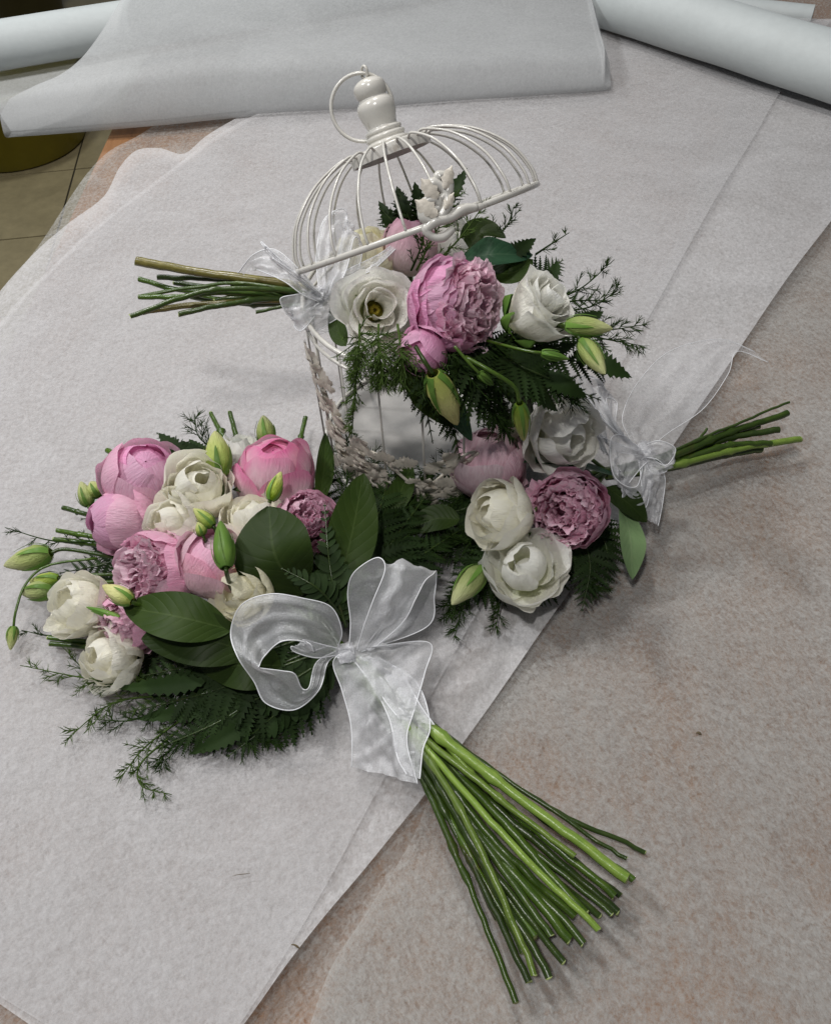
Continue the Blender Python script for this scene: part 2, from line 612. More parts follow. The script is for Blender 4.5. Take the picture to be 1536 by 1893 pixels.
MT['cut_end'] = plain('cut_stem_end', (0.36, 0.42, 0.16), 0.6, 300, 0.3)
MT['stamen'] = plain('yellow_stamen', (0.42, 0.33, 0.03), 0.6, 400, 0.4)
MT['throat'] = plain('olive_throat', (0.20, 0.17, 0.012), 0.6, 300, 0.5)
MT['enamel'] = enamel_mat()
MT['tray'] = plain('shaded_tray_enamel', (0.34, 0.33, 0.315), 0.4, 45, 0.25)  # same enamel in a darker colour, standing in for the bouquet's shade
MT['cast'] = plain('cream_cast_metal', (0.56, 0.515, 0.44), 0.45, 220, 0.4, bmp=0.5)
MT['organza'] = organza_mat('white_organza', 0.47, (0.93, 0.93, 0.95))
MT['organza_thin'] = organza_mat('thin_organza', 0.74, (0.93, 0.93, 0.95))
MT['satin'] = plain('white_satin_edge', (0.82, 0.83, 0.85), 0.3, 200, 0.06)
MT['tile'] = plain('floor_tile', (0.36, 0.30, 0.17), 0.45, 14, 0.45)
MT['grout'] = plain('floor_grout', (0.05, 0.045, 0.03), 0.8, 40, 0.3)
MT['bucket'] = plain('olive_plastic', (0.24, 0.205, 0.018), 0.35, 10, 0.3)
MT['bucket_dark'] = plain('dark_plastic', (0.07, 0.060, 0.020), 0.4, 10, 0.3)
MT['speck'] = plain('dry_plant_speck', (0.12, 0.09, 0.05), 0.8, 300, 0.4)

# ------------------------------------------------------------------ table, floor, papers
FLOOR_Z = -0.82


def slab(name, poly, z0, z1, mat, parent=None):
    n = len(poly)
    V = [(p[0], p[1], z0) for p in poly] + [(p[0], p[1], z1) for p in poly]
    f = [tuple(range(n))[::-1], tuple(range(n, 2 * n))] + [(i, (i + 1) % n, n + (i + 1) % n, n + i) for i in range(n)]
    return mk(name, V, f, mat, parent, smooth=False)


eA, eB = P(172, 312)[:2], P(203, 246)[:2]          # two points seen on the table's left edge
ed = nrm(eB - eA)
en = np.array([ed[1], -ed[0]])
if en[0] < 0:
    en = -en
c0 = eA - ed * 1.3
tb = [c0, c0 + en * 1.75, c0 + en * 1.75 + ed * 3.3, c0 + ed * 3.3]
t = empty('work_table', (*((tb[0] + tb[2]) / 2), FLOOR_Z))
tag(t, 'orange brown wooden work table under the sheets of white paper', 'table')
ar = sum(tb[i][0] * tb[(i + 1) % 4][1] - tb[(i + 1) % 4][0] * tb[i][1] for i in range(4))
if ar < 0:
    tb = tb[::-1]
slab('table_top', tb, -0.035, -0.002, MT['wood'], t)
for k in range(4):
    q = tb[k] + (((tb[0] + tb[2]) / 2) - tb[k]) * 0.10
    slab('table_leg', [q + np.array(s) * 0.03 for s in ((-1, -1), (1, -1), (1, 1), (-1, 1))], FLOOR_Z, -0.0355, MT['wood'], t)

fl = slab('floor', [(-4, -1.5), (3, -1.5), (3, 7), (-4, 7)], FLOOR_Z - 0.05, FLOOR_Z - 0.006, MT['grout'])
fl['kind'] = 'structure'
rng = random.Random(5)
q0 = P(105, 433, FLOOR_Z)[:2]
TS = 0.40
ta = math.radians(4)
tx, ty = np.array([math.cos(ta), math.sin(ta)]), np.array([-math.sin(ta), math.cos(ta)])
for i in range(-6, 3):
    for j in range(-3, 10):
        a = q0 + tx * (i * TS) + ty * (j * TS)
        g = 0.003
        poly = [a + tx * g + ty * g, a + tx * (TS - g) + ty * g, a + tx * (TS - g) + ty * (TS - g), a + tx * g + ty * (TS - g)]
        if -3.2 < a[0] < 0.6 and -0.5 < a[1] < 5.5:
            slab('floor_tile', poly, FLOOR_Z - 0.0055, FLOOR_Z + rng.uniform(-0.0012, 0.0), MT['tile'], fl)


def und(x, y):
    return 0.0016 * np.sin(9 * x + 4 * y + 1) + 0.0014 * np.sin(-6 * x + 11 * y) + 0.0010 * np.sin(19 * x + 13 * y + 2)


def sheet(name, left, right, z, mat, label, seed, nu=60, nv=60, lift=0.0, droop_left=0.0, edge_lift=0.0):
    """paper between two boundary lines given as pixels on the table"""
    rg = np.random.RandomState(seed)
    L = spline([P(*p)[:2] for p in left], nv)
    R = spline([P(*p)[:2] for p in right], nv)
    u = np.linspace(0, 1, nu)
    X = L[:, None] * (1 - u)[None, :, None] + R[:, None] * u[None, :, None]
    x, y = X[..., 0], X[..., 1]
    ph = rg.uniform(0, 6, 6)
    w = 0.5 + 0.5 * np.sin(5 * x + 7 * y + ph[0]) * np.sin(8 * x - 5 * y + ph[1])
    w2 = 0.5 + 0.5 * np.sin(21 * x + 9 * y + ph[2]) * np.sin(-12 * x + 17 * y + ph[3])
    Z = z + 0.004 + und(x, y) + lift * (0.7 * w + 0.3 * w2)
    if edge_lift:
        Z = Z + edge_lift * np.exp(-(1 - u)[None, :] / 0.03) * (0.4 + 0.6 * np.sin(6 * np.linspace(0, 3, nv) + ph[4])[:, None] ** 2)
    if droop_left:
        # past the table edge the paper sags
        d = -((np.stack([x, y], -1) - eA) @ en)
        d = np.maximum(0, d)
        Z = Z - droop_left * d - 1.0 * d ** 2
    V = np.stack([x, y, Z], -1).reshape(-1, 3)
    o = mk(name, V, grid_faces(nu, nv), mat)
    tag(o, label, 'paper')
    return o


sheet('paper_sheet', [(-420, 2100), (-260, 1100), (-140, 760), (0, 548), (85, 447), (190, 298), (282, 238), (420, 120), (560, 10)],
      [(1900, 2300), (2300, 1400), (2400, 700), (2300, 300), (2100, 60), (1900, -40), (1750, -90), (1600, -120), (1500, -140)], 0.000, MT['paper_a'],
      'thin white paper sheet lying directly on the table, edge hanging past the table corner', 1, droop_left=0.05)
sheet('paper_sheet', [(560, 1960), (612, 1806), (684, 1690), (775, 1535), (845, 1330), (1000, 1030), (1150, 700), (1270, 400), (1330, 240), (1360, 140)],
      [(1850, 2250), (2000, 1900), (2200, 1500), (2300, 1200), (2400, 900), (2400, 700), (2300, 500), (2200, 330), (2100, 200), (2000, 120)], 0.004, MT['paper_b'],
      'mottled pinkish paper under the fanned stem ends of the largest bouquet', 2, lift=0.002)
sheet('paper_sheet', [(-30, 1832), (-90, 1740), (-130, 1650), (-260, 1200), (-150, 800), (-20, 590), (60, 500), (135, 438), (200, 388), (228, 330), (258, 296), (300, 291), (345, 302), (385, 270), (440, 236), (520, 190), (600, 140), (760, 30)],
      [(330, 2080), (471, 1893), (540, 1800), (620, 1695), (700, 1597), (795, 1480), (869, 1375), (950, 1260), (1040, 1130), (1130, 1000), (1215, 880), (1290, 770), (1370, 650), (1450, 537), (1536, 420), (1640, 270), (1800, 60)], 0.009, MT['paper_c'],
      'white sheet with a wavy cut edge, spread under the flowers and the birdcage', 3, lift=0.003, droop_left=0.05, nv=90, edge_lift=0.006)
sheet('paper_sheet', [(-45, 1812), (-110, 1560), (-200, 1150), (-100, 800), (20, 610), (150, 480), (260, 390), (400, 280), (520, 215), (600, 170), (680, 115), (780, 40)],
      [(360, 2060), (560, 1745), (700, 1490), (790, 1325), (870, 1180), (965, 1010), (1100, 775), (1240, 532), (1330, 373), (1390, 272), (1440, 185), (1530, 60)], 0.014, MT['paper_d'],
      'uppermost flat white sheet running from the fat roll to the largest bouquet', 4, lift=0.0025, droop_left=0.05, edge_lift=0.003)


def cyl_roll(name, a, b, r, label, rr):
    """a roll of paper lying along a->b: wound sheet (dented a little), wound ends, hollow core"""
    a, b = np.asarray(a, float), np.asarray(b, float)
    ax = nrm(b - a)
    t1 = nrm(np.cross(ax, [0, 0, 1]))
    t2 = np.cross(t1, ax)
    e = empty(name, (a + b) / 2 - np.array([0, 0, r]))
    tag(e, label, 'paper roll')
    nl, na = 40, 56
    rg = np.random.RandomState(rr)
    ph = rg.uniform(0, 6, 4)
    V = []
    for j in range(nl):
        s = j / (nl - 1)
        for i in range(na):
            th = 2 * math.pi * i / na
            q = r * (1 + 0.012 * math.sin(7 * s + 2 * th + ph[0]) + 0.008 * math.sin(19 * s - 3 * th + ph[1]))
            V.append(a + (b - a) * s + q * (math.cos(th) * t1 + math.sin(th) * t2))
    mk('wound_paper', V, grid_faces(na, nl, True), MT['roll'], e)
    for end, sg in ((a, -1), (b, 1)):
        V, f = [], []
        prof = [(1.0, 0), (0.985, -0.002), (0.80, 0.001), (0.6, -0.002), (0.4, 0.001), (0.30, -0.001), (0.28, -0.03)]
        for (q, dz) in prof:
            for i in range(na):
                th = 2 * math.pi * i / na
                V.append(end + ax * sg * dz + q * r * (math.cos(th) * t1 + math.sin(th) * t2))
        mk('roll_end', V, grid_faces(na, len(prof), True), MT['roll'], e)
    return e


# the fat roll at the right, lying on the table
rr_ = 0.043
ra, rb = P(1118, -6, rr_ + 0.02), P(1630, 152, rr_ + 0.02)
cyl_roll('paper_roll', ra, rb, rr_, 'fat roll of white paper lying on the table beside the folded sheet', 3)
# the thinner roll at the left, its end hanging out past the table
r2 = 0.036
la, lb = P(-120, 103, r2 + 0.02), P(900, -60, r2 + 0.02)
cyl_roll('paper_roll', la, lb, r2, 'thinner roll of white paper that carries the folded back sheet', 4)
r3 = 0.017
cyl_roll('paper_roll', P(1250, 4, r3), P(1500, 30, r3), r3, 'small rolled paper tube on bare wood behind the fat roll', 5)

# the sheet pulled off the thin roll, folded back over itself at the front
fo = empty('folded_paper', P(500, 235, 0.02))
tag(fo, 'white paper pulled from the thin roll and folded back over it', 'paper')
ns_, nt_ = 60, 60
front = spline([P(12, 262, 0.006), P(280, 241, 0.008), P(470, 222, 0.010), P(760, 203, 0.012), P(1060, 182, 0.012), P(1125, 176, 0.012)], ns_)
back_bottom = spline([P(-60, 120, 0.012), P(500, 40, 0.02), P(1125, -40, 0.02)], ns_)
top_back = spline([P(190, -40, 0.15), P(500, -80, 0.15), P(1140, -120, 0.14)], ns_)
V, uvs = [], []
for i in range(ns_):
    s = i / (ns_ - 1)
    f0 = front[i]
    bk = nrm(np.array([0.05, 1, 0]))
    rad = 0.030 + 0.006 * math.sin(5 * s) if s < 0.93 else 0.030 - 0.012 * (s - 0.93) / 0.07
    # upper layer: from the fold's lowest lip, round the fold, up and back over the roll
    prof = [f0 + np.array([0, 0.035, -0.001]), f0 + np.array([0, 0.012, 0.001]), f0 + np.array([0, -0.002, 0.012]), f0 + bk * 0.006 + np.array([0, 0, rad * 1.3]),
            f0 + bk * 0.03 + np.array([0, 0, rad * 2.0]), f0 + bk * 0.09 + np.array([0, 0, rad * 2.1])]
    tb_ = top_back[i]
    far = f0 + bk * 0.20 + np.array([0, 0, rad * 2.1 + 0.012])
    far2 = f0 + bk * 0.33 + np.array([0, 0, rad * 2.1 + 0.035])
    far3 = f0 + bk * 0.52 + np.array([0, 0, rad * 2.1 + 0.045])
    prof += [far, far2, far3]
    V.append(spline(prof, nt_))
V = np.array(V)                                        # [s, t]
# left boundary of the upper layer is cut askew
tgt = [(15, 261), (5, 222), (6, 200), (14, 184), (40, 166), (95, 150), (140, 130), (155, 90), (178, 22), (200, -60)]
tt = np.linspace(0, 1, nt_)
shift = np.interp(tt, [0, 0.11, 0.36, 0.45, 0.55, 0.65, 0.8, 1.0], [0.0, 0.0, 0.004, 0.02, 0.075, 0.10, 0.125, 0.15])
W = np.zeros_like(V)
sp = np.linspace(0, 1, ns_)
for j in range(nt_):
    src = shift[j] + (1 - shift[j]) * sp
    for k in range(3):
        W[:, j, k] = np.interp(src, sp, V[:, j, k])
W[..., 2] += 0.002 * np.sin(22 * W[..., 0] + 3) * np.linspace(0, 1, nt_)[None, :]
mk('upper_layer', W.transpose(1, 0, 2).reshape(-1, 3), grid_faces(ns_, nt_), MT['paper_fold'], fo)
low = []
for j in range(20):
    s = j / 19
    low.append(front * (1 - s) + back_bottom * s + np.array([0, 0.03 * (1 - s), 0.0015]))
low = np.array(low)
mk('lower_layer', low.reshape(-1, 3), grid_faces(ns_, 20), MT['paper_fold'], fo)


def bucket(name, c, rb_, rt_, h, mat, label):
    e = empty(name, c)
    tag(e, label, 'bucket')
    prof = [(0, 0.004), (rb_ * 0.96, 0.002), (rb_, 0.008), (rb_ + (rt_ - rb_) * 0.9, h * 0.9), (rt_ * 1.03, h * 0.91), (rt_ * 1.04, h), (rt_ * 0.97, h), (rb_ * 0.96, 0.02), (0, 0.02)]
    na = 48
    V = [(c[0] + r * math.cos(2 * math.pi * i / na), c[1] + r * math.sin(2 * math.pi * i / na), c[2] + z) for r, z in prof for i in range(na)]
    mk('bucket_wall', V, grid_faces(na, len(prof), True), mat, e)
    # wire handle folded down over the rim
    a = np.linspace(0, math.pi, 24)
    pts = [(c[0] + rt_ * 1.06 * math.cos(x), c[1] + rt_ * 1.06 * math.sin(x), c[2] + h * 0.94 + 0.01 * math.sin(x)) for x in a]
    tube('handle', pts, 0.003, MT['bucket_dark'], e, 6)
    return e


bc = P(40, 262, FLOOR_Z)
br_ = 118 * scale_at(bc)
bucket('plastic_bucket', (bc[0], bc[1], FLOOR_Z), br_, br_ * 1.2, 0.26, MT['bucket'], 'olive green plastic bucket on the tiled floor beside the table')
bc = P(60, 30, FLOOR_Z)
bucket('plastic_bucket', (bc[0], bc[1], FLOOR_Z), 0.14, 0.17, 0.30, MT['bucket_dark'], 'dark plastic bucket farther back on the floor behind the thin roll')
# ------------------------------------------------------------------ flowers and foliage
def petal_local(rg, prof, W, w0, wrap, ruf=0.05, rk=5.0, drop=0.25, jag=0.03, nu=11, nv=10, curl=0.0, twist=0.0):
    """one petal in flower space (axis +z, unit radius): a centre line in the (radius, height) plane, wrapped round the axis"""
    u = np.linspace(-1, 1, nu)[None, :]
    v = np.linspace(0, 1, nv)[:, None]
    ph = rg.uniform(0, 6.28, 6)
    Lu = 1 - drop * np.abs(u) ** 2.4 + jag * (np.sin(7 * u + ph[0]) + 0.7 * np.sin(13 * u + ph[1]))
    vv = v * Lu
    dense = spline(prof, 60)
    tt = np.linspace(0, 1, 60)
    rho = np.interp(vv, tt, dense[:, 0])
    z = np.interp(vv, tt, dense[:, 1])
    tg = np.gradient(dense, axis=0)
    tg /= np.linalg.norm(tg, axis=1)[:, None]
    tr = np.interp(vv, tt, tg[:, 0])
    tz = np.interp(vv, tt, tg[:, 1])
    shp = w0 + (1 - w0) * np.sin(math.pi / 2 * np.clip(vv * 1.1, 0, 1) ** 0.8)
    s = W * u * shp
    Rc = np.maximum(wrap, rho)
    phi = s / Rc + twist * vv
    n = ruf * vv ** 2 * ((np.sin(rk * u + ph[2]) * 0.6 + np.sin(2.3 * rk * u + ph[3]) * 0.4) * (0.35 + 0.65 * np.abs(u)) + 0.35 * np.sin(5 * vv + ph[4]))
    n = n + curl * np.clip(vv - 0.72, 0, 1) ** 2 * 10 * (0.6 + 0.4 * np.sin(3 * u + ph[5]))
    rad = rho - Rc + Rc * np.cos(phi) + n * tz * np.cos(phi)
    tan = Rc * np.sin(phi) + n * tz * np.sin(phi)
    zz = z - n * tr
    V = np.stack([rad, tan, zz], -1).reshape(-1, 3)
    uv = np.stack([np.broadcast_to((u + 1) / 2, vv.shape), np.broadcast_to(v, vv.shape)], -1).reshape(-1, 2)
    return V, grid_faces(nu, nv), uv


def rotz(V, a):
    c, s = math.cos(a), math.sin(a)
    return np.stack([V[:, 0] * c - V[:, 1] * s, V[:, 0] * s + V[:, 1] * c, V[:, 2]], -1)


def rot_axis(V, ax, a):
    R = np.array(Matrix.Rotation(a, 3, Vector(ax)))
    return V @ R.T


def revolve(prof, na=16, lump=0.0, rg=None):
    V = []
    for j, (r, z) in enumerate(prof):
        for i in range(na):
            th = 2 * math.pi * i / na
            q = r * (1 + (lump * math.sin(3 * th + j) if lump else 0))
            V.append((q * math.cos(th), q * math.sin(th), z))
    return np.array(V), grid_faces(na, len(prof), True), np.array([[i / na, j / (len(prof) - 1)] for j in range(len(prof)) for i in range(na)])


class Flower:
    def __init__(self, name, parent, c, axis, R, seed, mat_core, core_prof, label=None, spin=0.0):
        self.A = axes_from(axis)
        self.c = np.asarray(c, float)
        self.R = R
        self.rg = np.random.RandomState(seed)
        self.spin = spin
        V, f, uv = revolve(core_prof, 16, 0.06)
        self.o = mk(name, self.w(V), f, mat_core, parent, uv)
        if label:
            self.o['label'] = label

    def w(self, V):
        return self.c + self.R * (np.asarray(V) @ self.A)

    def petal(self, mat, az, tilt=0.0, shift=(0, 0, 0), name='petal', **kw):
        V, f, uv = petal_local(self.rg, **kw)
        if tilt:
            V = rot_axis(V - np.array([0, 0, -0.6]), (0, 1, 0), tilt) + np.array([0, 0, -0.6])
        V = rotz(V + np.array(shift), az)
        return mk(name, self.w(V), f, mat, self.o, uv)

    def stalk(self, to, r=0.0022, mat='stem'):
        base = self.c - self.A[2] * self.R * 0.75
        mid = base - self.A[2] * self.R * 0.8
        to = np.asarray(to, float)
        tube('flower_stem', [base, mid, (mid + to) / 2 + np.array([0, 0, 0.004]), to], r, MT[mat], self.o, 6, 12)

    def sepals(self, n=5, mat='sepal', L=0.75, W=0.22):
        for k in range(n):
            prof = [(0.05, -0.95), (0.4, -0.88), (0.72, -0.6), (0.85 * L + 0.1, -0.25)] if L > 0.2 else [(0.05, -1.02), (0.34, -1.02), (0.58, -0.92), (0.72, -0.80)]
            self.petal(MT[mat], k * 6.283 / n + self.rg.uniform(-.2, .2), name='sepal', prof=prof, W=W, w0=0.7, wrap=0.6, ruf=0.02, drop=0.75, jag=0.0, nu=5, nv=7)


CORE_BALL = [(0.02, -0.86), (0.45, -0.72), (0.72, -0.3), (0.74, 0.1), (0.58, 0.45), (0.3, 0.62), (0.02, 0.66)]
CORE_LOW = [(0.02, -0.86), (0.32, -0.74), (0.46, -0.4), (0.40, -0.05), (0.2, 0.1), (0.02, 0.12)]


def arc(R, a0, a1, n=6, sq=1.0):
    """centre line on a sphere, angles from the bottom pole"""
    return [(R * math.sin(math.radians(a)), -R * sq * math.cos(math.radians(a))) for a in np.linspace(a0, a1, n)]


def peony_ball(parent, c, axis, R, seed, outer='peony_pale', inner='peony', label=None, n=(5, 5, 4), stalk=None, open_=0.0, name='peony'):
    """globe-shaped, still half shut: big smooth petals wrapped over each other"""
    fl_ = Flower(name, parent, c, axis, R, seed, MT[inner], CORE_BALL, label)
    rg = fl_.rg
    for li, cnt in enumerate(n):                      # inside to outside
        RL = 0.80 + 0.10 * li
        for k in range(cnt):
            top = rg.uniform(150, 172) - 22 * li - open_ * 28 * li
            fl_.petal(MT[inner if li == 0 else outer], k * 6.283 / cnt + li * 0.6 + rg.uniform(-.25, .25), tilt=rg.uniform(-0.03, 0.08 + 0.1 * open_ * li),
                      prof=arc(RL * rg.uniform(0.95, 1.05), 12, top, 7, rg.uniform(0.98, 1.14)), W=rg.uniform(0.80, 1.05), w0=0.30, wrap=0.42, ruf=0.045 + 0.03 * li, rk=rg.uniform(3, 5.5), drop=rg.uniform(0.2, 0.42), jag=0.010, nu=17, nv=14, curl=rg.uniform(-0.05, 0.05 + 0.05 * li), twist=rg.uniform(-.2, .3))
    fl_.sepals(4, L=0.6, W=0.30)
    if stalk is not None:
        fl_.stalk(stalk, 0.0032)
    return fl_


def peony_ruffled(parent, c, axis, R, seed, outer='peony', inner='peony_deep', label=None, n_in=34, n_out=7, stalk=None, cup=112, spread=0.62, name='peony'):
    """opened: guard petals round a tight crumple of ruffled ones"""
    fl_ = Flower(name, parent, c, axis, R, seed, MT[inner], CORE_LOW + [], label)
    rg = fl_.rg
    for k in range(n_in):
        t = (k + 0.5) / n_in
        r0 = spread * math.sqrt(t)
        az = k * 2.39996 + rg.uniform(-.3, .3)
        ztop = 0.74 * math.sqrt(max(0.05, 1 - (r0 / 0.98) ** 2)) + rg.uniform(-.10, .12)
        lean = rg.uniform(-0.18, 0.24)
        prof = [(r0 * 0.35, -0.5), (r0 * 0.85, -0.15), (r0 + 0.04, 0.25 * ztop + 0.12), (r0 + lean * 0.5, ztop * 0.75), (r0 + lean, ztop)]
        fl_.petal(MT[inner], az, prof=prof, W=rg.uniform(0.26, 0.44), w0=0.3, wrap=rg.uniform(0.14, 0.30), ruf=rg.uniform(0.10, 0.20), rk=rg.uniform(5, 9), drop=rg.uniform(0.15, 0.35), jag=0.022, nu=17, nv=10, twist=rg.uniform(-.5, .5), curl=rg.uniform(-0.1, 0.1))
    for k in range(12):
        az = k * 2.39996 + rg.uniform(-.3, .3)
        fl_.petal(MT[outer if k % 2 else inner], az, tilt=rg.uniform(-0.05, 0.08), prof=arc(rg.uniform(0.76, 0.90), 15, rg.uniform(104, 132), 7, rg.uniform(1.0, 1.12)), W=rg.uniform(0.36, 0.58), w0=0.3, wrap=0.34,
                  ruf=rg.uniform(0.07, 0.13), rk=rg.uniform(4, 7), drop=rg.uniform(0.15, 0.35), jag=0.025, nu=15, nv=12, curl=rg.uniform(-0.08, 0.10), twist=rg.uniform(-.4, .4))
    for li in range(2):
        for k in range(n_out):
            top = cup + rg.uniform(-12, 12) - 14 * li + (14 if k % 3 == 0 and li == 0 else 0)
            fl_.petal(MT[outer], k * 6.283 / n_out + li * 0.45 + rg.uniform(-.2, .2), tilt=rg.uniform(0.0, 0.10),
                      prof=arc(0.90 + 0.08 * li, 12, top, 7), W=rg.uniform(0.48, 0.76), w0=0.3, wrap=0.45, ruf=0.08, rk=rg.uniform(4, 6.5), drop=rg.uniform(0.2, 0.36), jag=0.012, nu=15, nv=13, curl=rg.uniform(-0.04, 0.12))
    fl_.sepals(4, L=0.6, W=0.28)
    if stalk is not None:
        fl_.stalk(stalk, 0.0032)
    return fl_


def lisianthus(parent, c, axis, R, seed, flare=1.0, mat='white', label=None, n=15, stalk=None, eye=False, name='lisianthus', inner=None, hollow=0.12):
    """rose-like: thin petals spiralling out of a cup with wavy rims"""
    fl_ = Flower(name, parent, c, axis, R, seed, MT['throat'] if eye else MT['cream'], [(0.02, -0.86), (0.3, -0.7), (0.36, -0.4), (0.2, -0.15), (0.02, -0.12)] if not eye else [(0.02, -0.85), (0.2, -0.7), (0.24, -0.45), (0.12, -0.35), (0.01, -0.34)], label)
    rg = fl_.rg
    for k in range(n):
        t = k / (n - 1)
        az = k * 2.39996 * 0.98 + rg.uniform(-.3, .3)
        rt = hollow + (1.0 - hollow) * flare * t ** 0.85
        rm = max(0.30 * (0.4 + 0.6 * t) + hollow * 0.6, rt * 0.80) if flare < 0.7 else (hollow * 0.9 + 0.62 * t)
        zt = 0.60 - 0.30 * t * flare + rg.uniform(-.12, .10)
        rt = rt * rg.uniform(0.88, 1.10)
        prof = [(0.05, -0.85), (0.22 + 0.22 * t, -0.60), (rm, -0.05 - 0.18 * t), (0.5 * (rm + rt) + 0.06 * (1 - t), 0.28 - 0.10 * t), (rt, zt)]
        fl_.petal(MT[inner if inner and t < 0.4 else mat], az, prof=prof, W=0.46 + 0.44 * t, w0=0.22, wrap=0.18 + 0.30 * t, tilt=rg.uniform(-0.10, 0.12), ruf=0.07 + 0.09 * t, rk=rg.uniform(2.6, 5.2), drop=rg.uniform(0.2, 0.36), jag=0.008,
                  nu=13, nv=11, curl=rg.uniform(-0.02, 0.06) + 0.09 * t * flare)
    if eye:
        V, f = [], []
        for k in range(7):
            a = k * 0.9
            p0 = fl_.w(np.array([[0, 0, -0.6], [0.05 * math.cos(a), 0.05 * math.sin(a), -0.4], [0.09 * math.cos(a), 0.09 * math.sin(a), -0.28]]))
            tv, tf, _ = tube_data(p0, [0.02 * R, 0.02 * R, 0.05 * R], 6, True, len(V))
            V += list(tv)
            f += tf
        mk('stamens', V, f, MT['stamen'], fl_.o)
    fl_.sepals(5, L=0.5, W=0.10)
    if stalk is not None:
        fl_.stalk(stalk, 0.0018)
    return fl_


def frilled(parent, c, axis, R, seed, mat='white', label=None, stalk=None, open_=0.5, n=(3, 3, 4, 4), name='lisianthus'):
    """lisianthus not fully out: soft cupped petals folded over one another, rims frilled and turned out"""
    fl_ = Flower(name, parent, c, axis, R, seed, MT[mat], [(0.02, -0.86), (0.28, -0.7), (0.34, -0.4), (0.22, -0.15), (0.1, -0.1), (0.02, -0.1)], label)
    rg = fl_.rg
    for li, cnt in enumerate(n):
        RL = 0.46 + 0.155 * li
        off = rg.uniform(0, 6)
        for k in range(cnt):
            top = 158 - 13 * li - open_ * 10 * li + rg.uniform(-20, 12)
            h = rg.uniform(0.98, 1.22) if li < 2 else rg.uniform(0.95, 1.12)
            fl_.petal(MT[mat], off + k * 6.283 / cnt + rg.uniform(-.25, .25), tilt=rg.uniform(-0.05, 0.10) + 0.05 * open_ * li,
                      prof=arc(RL * rg.uniform(0.94, 1.06), 10, top, 7, h), W=(0.58 + 0.15 * li) * rg.uniform(0.8, 1.15), w0=0.25, wrap=0.26 + 0.07 * li, ruf=0.10 + 0.035 * li, rk=rg.uniform(2.5, 5.0),
                      drop=rg.uniform(0.12, 0.32), jag=0.014, nu=17, nv=13, curl=rg.uniform(0.02, 0.13) * (0.4 + 0.3 * li), twist=rg.uniform(-.2, .3))
    fl_.sepals(5, L=0.15, W=0.08)
    if stalk is not None:
        fl_.stalk(stalk, 0.0018)
    return fl_


def bud(parent, base, tip, wpx, seed, mat='bud', stalk=None, label=None, name='flower_bud', fat=0.4, open_tip=0.0):
    """spindle of furled petals held by narrow sepals"""
    base, tip = np.asarray(base, float), np.asarray(tip, float)
    L = np.linalg.norm(tip - base)
    ax = (tip - base) / L
    rg = np.random.RandomState(seed)
    Wd = wpx * scale_at(base) / 2
    A = axes_from(ax)
    na, nz = 20, 18
    V, uv = [], []
    for j in range(nz):
        t = j / (nz - 1)
        r = Wd * (math.sin(math.pi * min(1, (t * 0.93 + 0.04)) ** (0.62 + 0.2 * fat)) ** 0.8) if t < 0.999 else Wd * 0.06
        r = max(r, Wd * 0.05)
        for i in range(na):
            th = 2 * math.pi * i / na
            tw = th * 5 + t * 4.5
            q = r * (1 + 0.10 * (((tw / 6.283) % 1) - 0.5) * min(1, 3 * t))
            V.append(base + (A[0] * math.cos(th) + A[1] * math.sin(th)) * q + ax * L * t)
            uv.append((i / na, t))
    o = mk(name, V, grid_faces(na, nz, True), MT[mat], parent, np.array(uv))
    if label:
        o['label'] = label
    for k in range(5):                                # sepals hug the lower part, tips a little free
        az = k * 1.2566 + rg.uniform(-.2, .2)
        e = A[0] * math.cos(az) + A[1] * math.sin(az)
        s = np.cross(ax, e)
        n = 9
        pv = []
        hl = rg.uniform(0.55, 0.85)
        for j in range(n):
            t = j / (n - 1)
            tt = t * hl
            r = Wd * max(0.12, math.sin(math.pi * min(1, tt * 0.93 + 0.04) ** (0.62 + 0.2 * fat)) ** 0.8) * 1.06 + 0.0004 + 0.10 * Wd * t ** 3
            w = Wd * 0.26 * (1 - t) ** 0.6 + 0.0001
            for q in (-1, 0, 1):
                pv.append(base + e * (r + (0.0003 if q == 0 else 0)) + s * q * w + ax * L * tt)
        mk('sepal', pv, grid_faces(3, n), MT['sepal'], o, np.array([[q / 2, j / (n - 1)] for j in range(n) for q in range(3)]))
    if stalk is not None:
        pts = [base + ax * 0.001] + [np.asarray(p, float) for p in stalk]
        tube('bud_stalk', pts, 0.0016 if wpx > 24 else 0.0011, MT['stem'], o, 6, 14)
    return o


def leaf(parent, pts, wpx, up, seed, mat='leaf', name='leaf', fold=0.25, pw=0.75, wav=0.04, label=None, peak=0.42, serr=0.0):
    """broad leaf along a line of points; up = the way its face looks"""
    rg = np.random.RandomState(seed)
    nv, nu = 22, 9
    c = spline(pts, nv)
    W = wpx / 2 * scale_at(c[nv // 2])
    t = np.gradient(c, axis=0)
    t /= np.linalg.norm(t, axis=1)[:, None]
    side = np.cross(t, np.asarray(up)[None])
    side /= np.linalg.norm(side, axis=1)[:, None]
    nn = np.cross(side, t)
    V, uv = [], []
    ph = rg.uniform(0, 6, 2)
    for j in range(nv):
        v = j / (nv - 1)
        k = math.log(0.5) / math.log(peak)
        w = W * max(0.0, math.sin(math.pi * v ** k)) ** pw + W * 0.02
        if serr:
            w *= 1 + serr * (0.5 if j % 2 else -0.5) * (1 - v * 0.4)
        for i in range(nu):
            u = -1 + 2 * i / (nu - 1)
            h = fold * w * abs(u) ** 1.2 + wav * W * math.sin(9 * v + 2 * u + ph[0]) * abs(u)
            V.append(c[j] + side[j] * u * w + nn[j] * h)
            uv.append(((u + 1) / 2, v))
    o = mk(name, V, grid_faces(nu, nv), MT[mat], parent, np.array(uv))
    if label:
        o['label'] = label
    return o


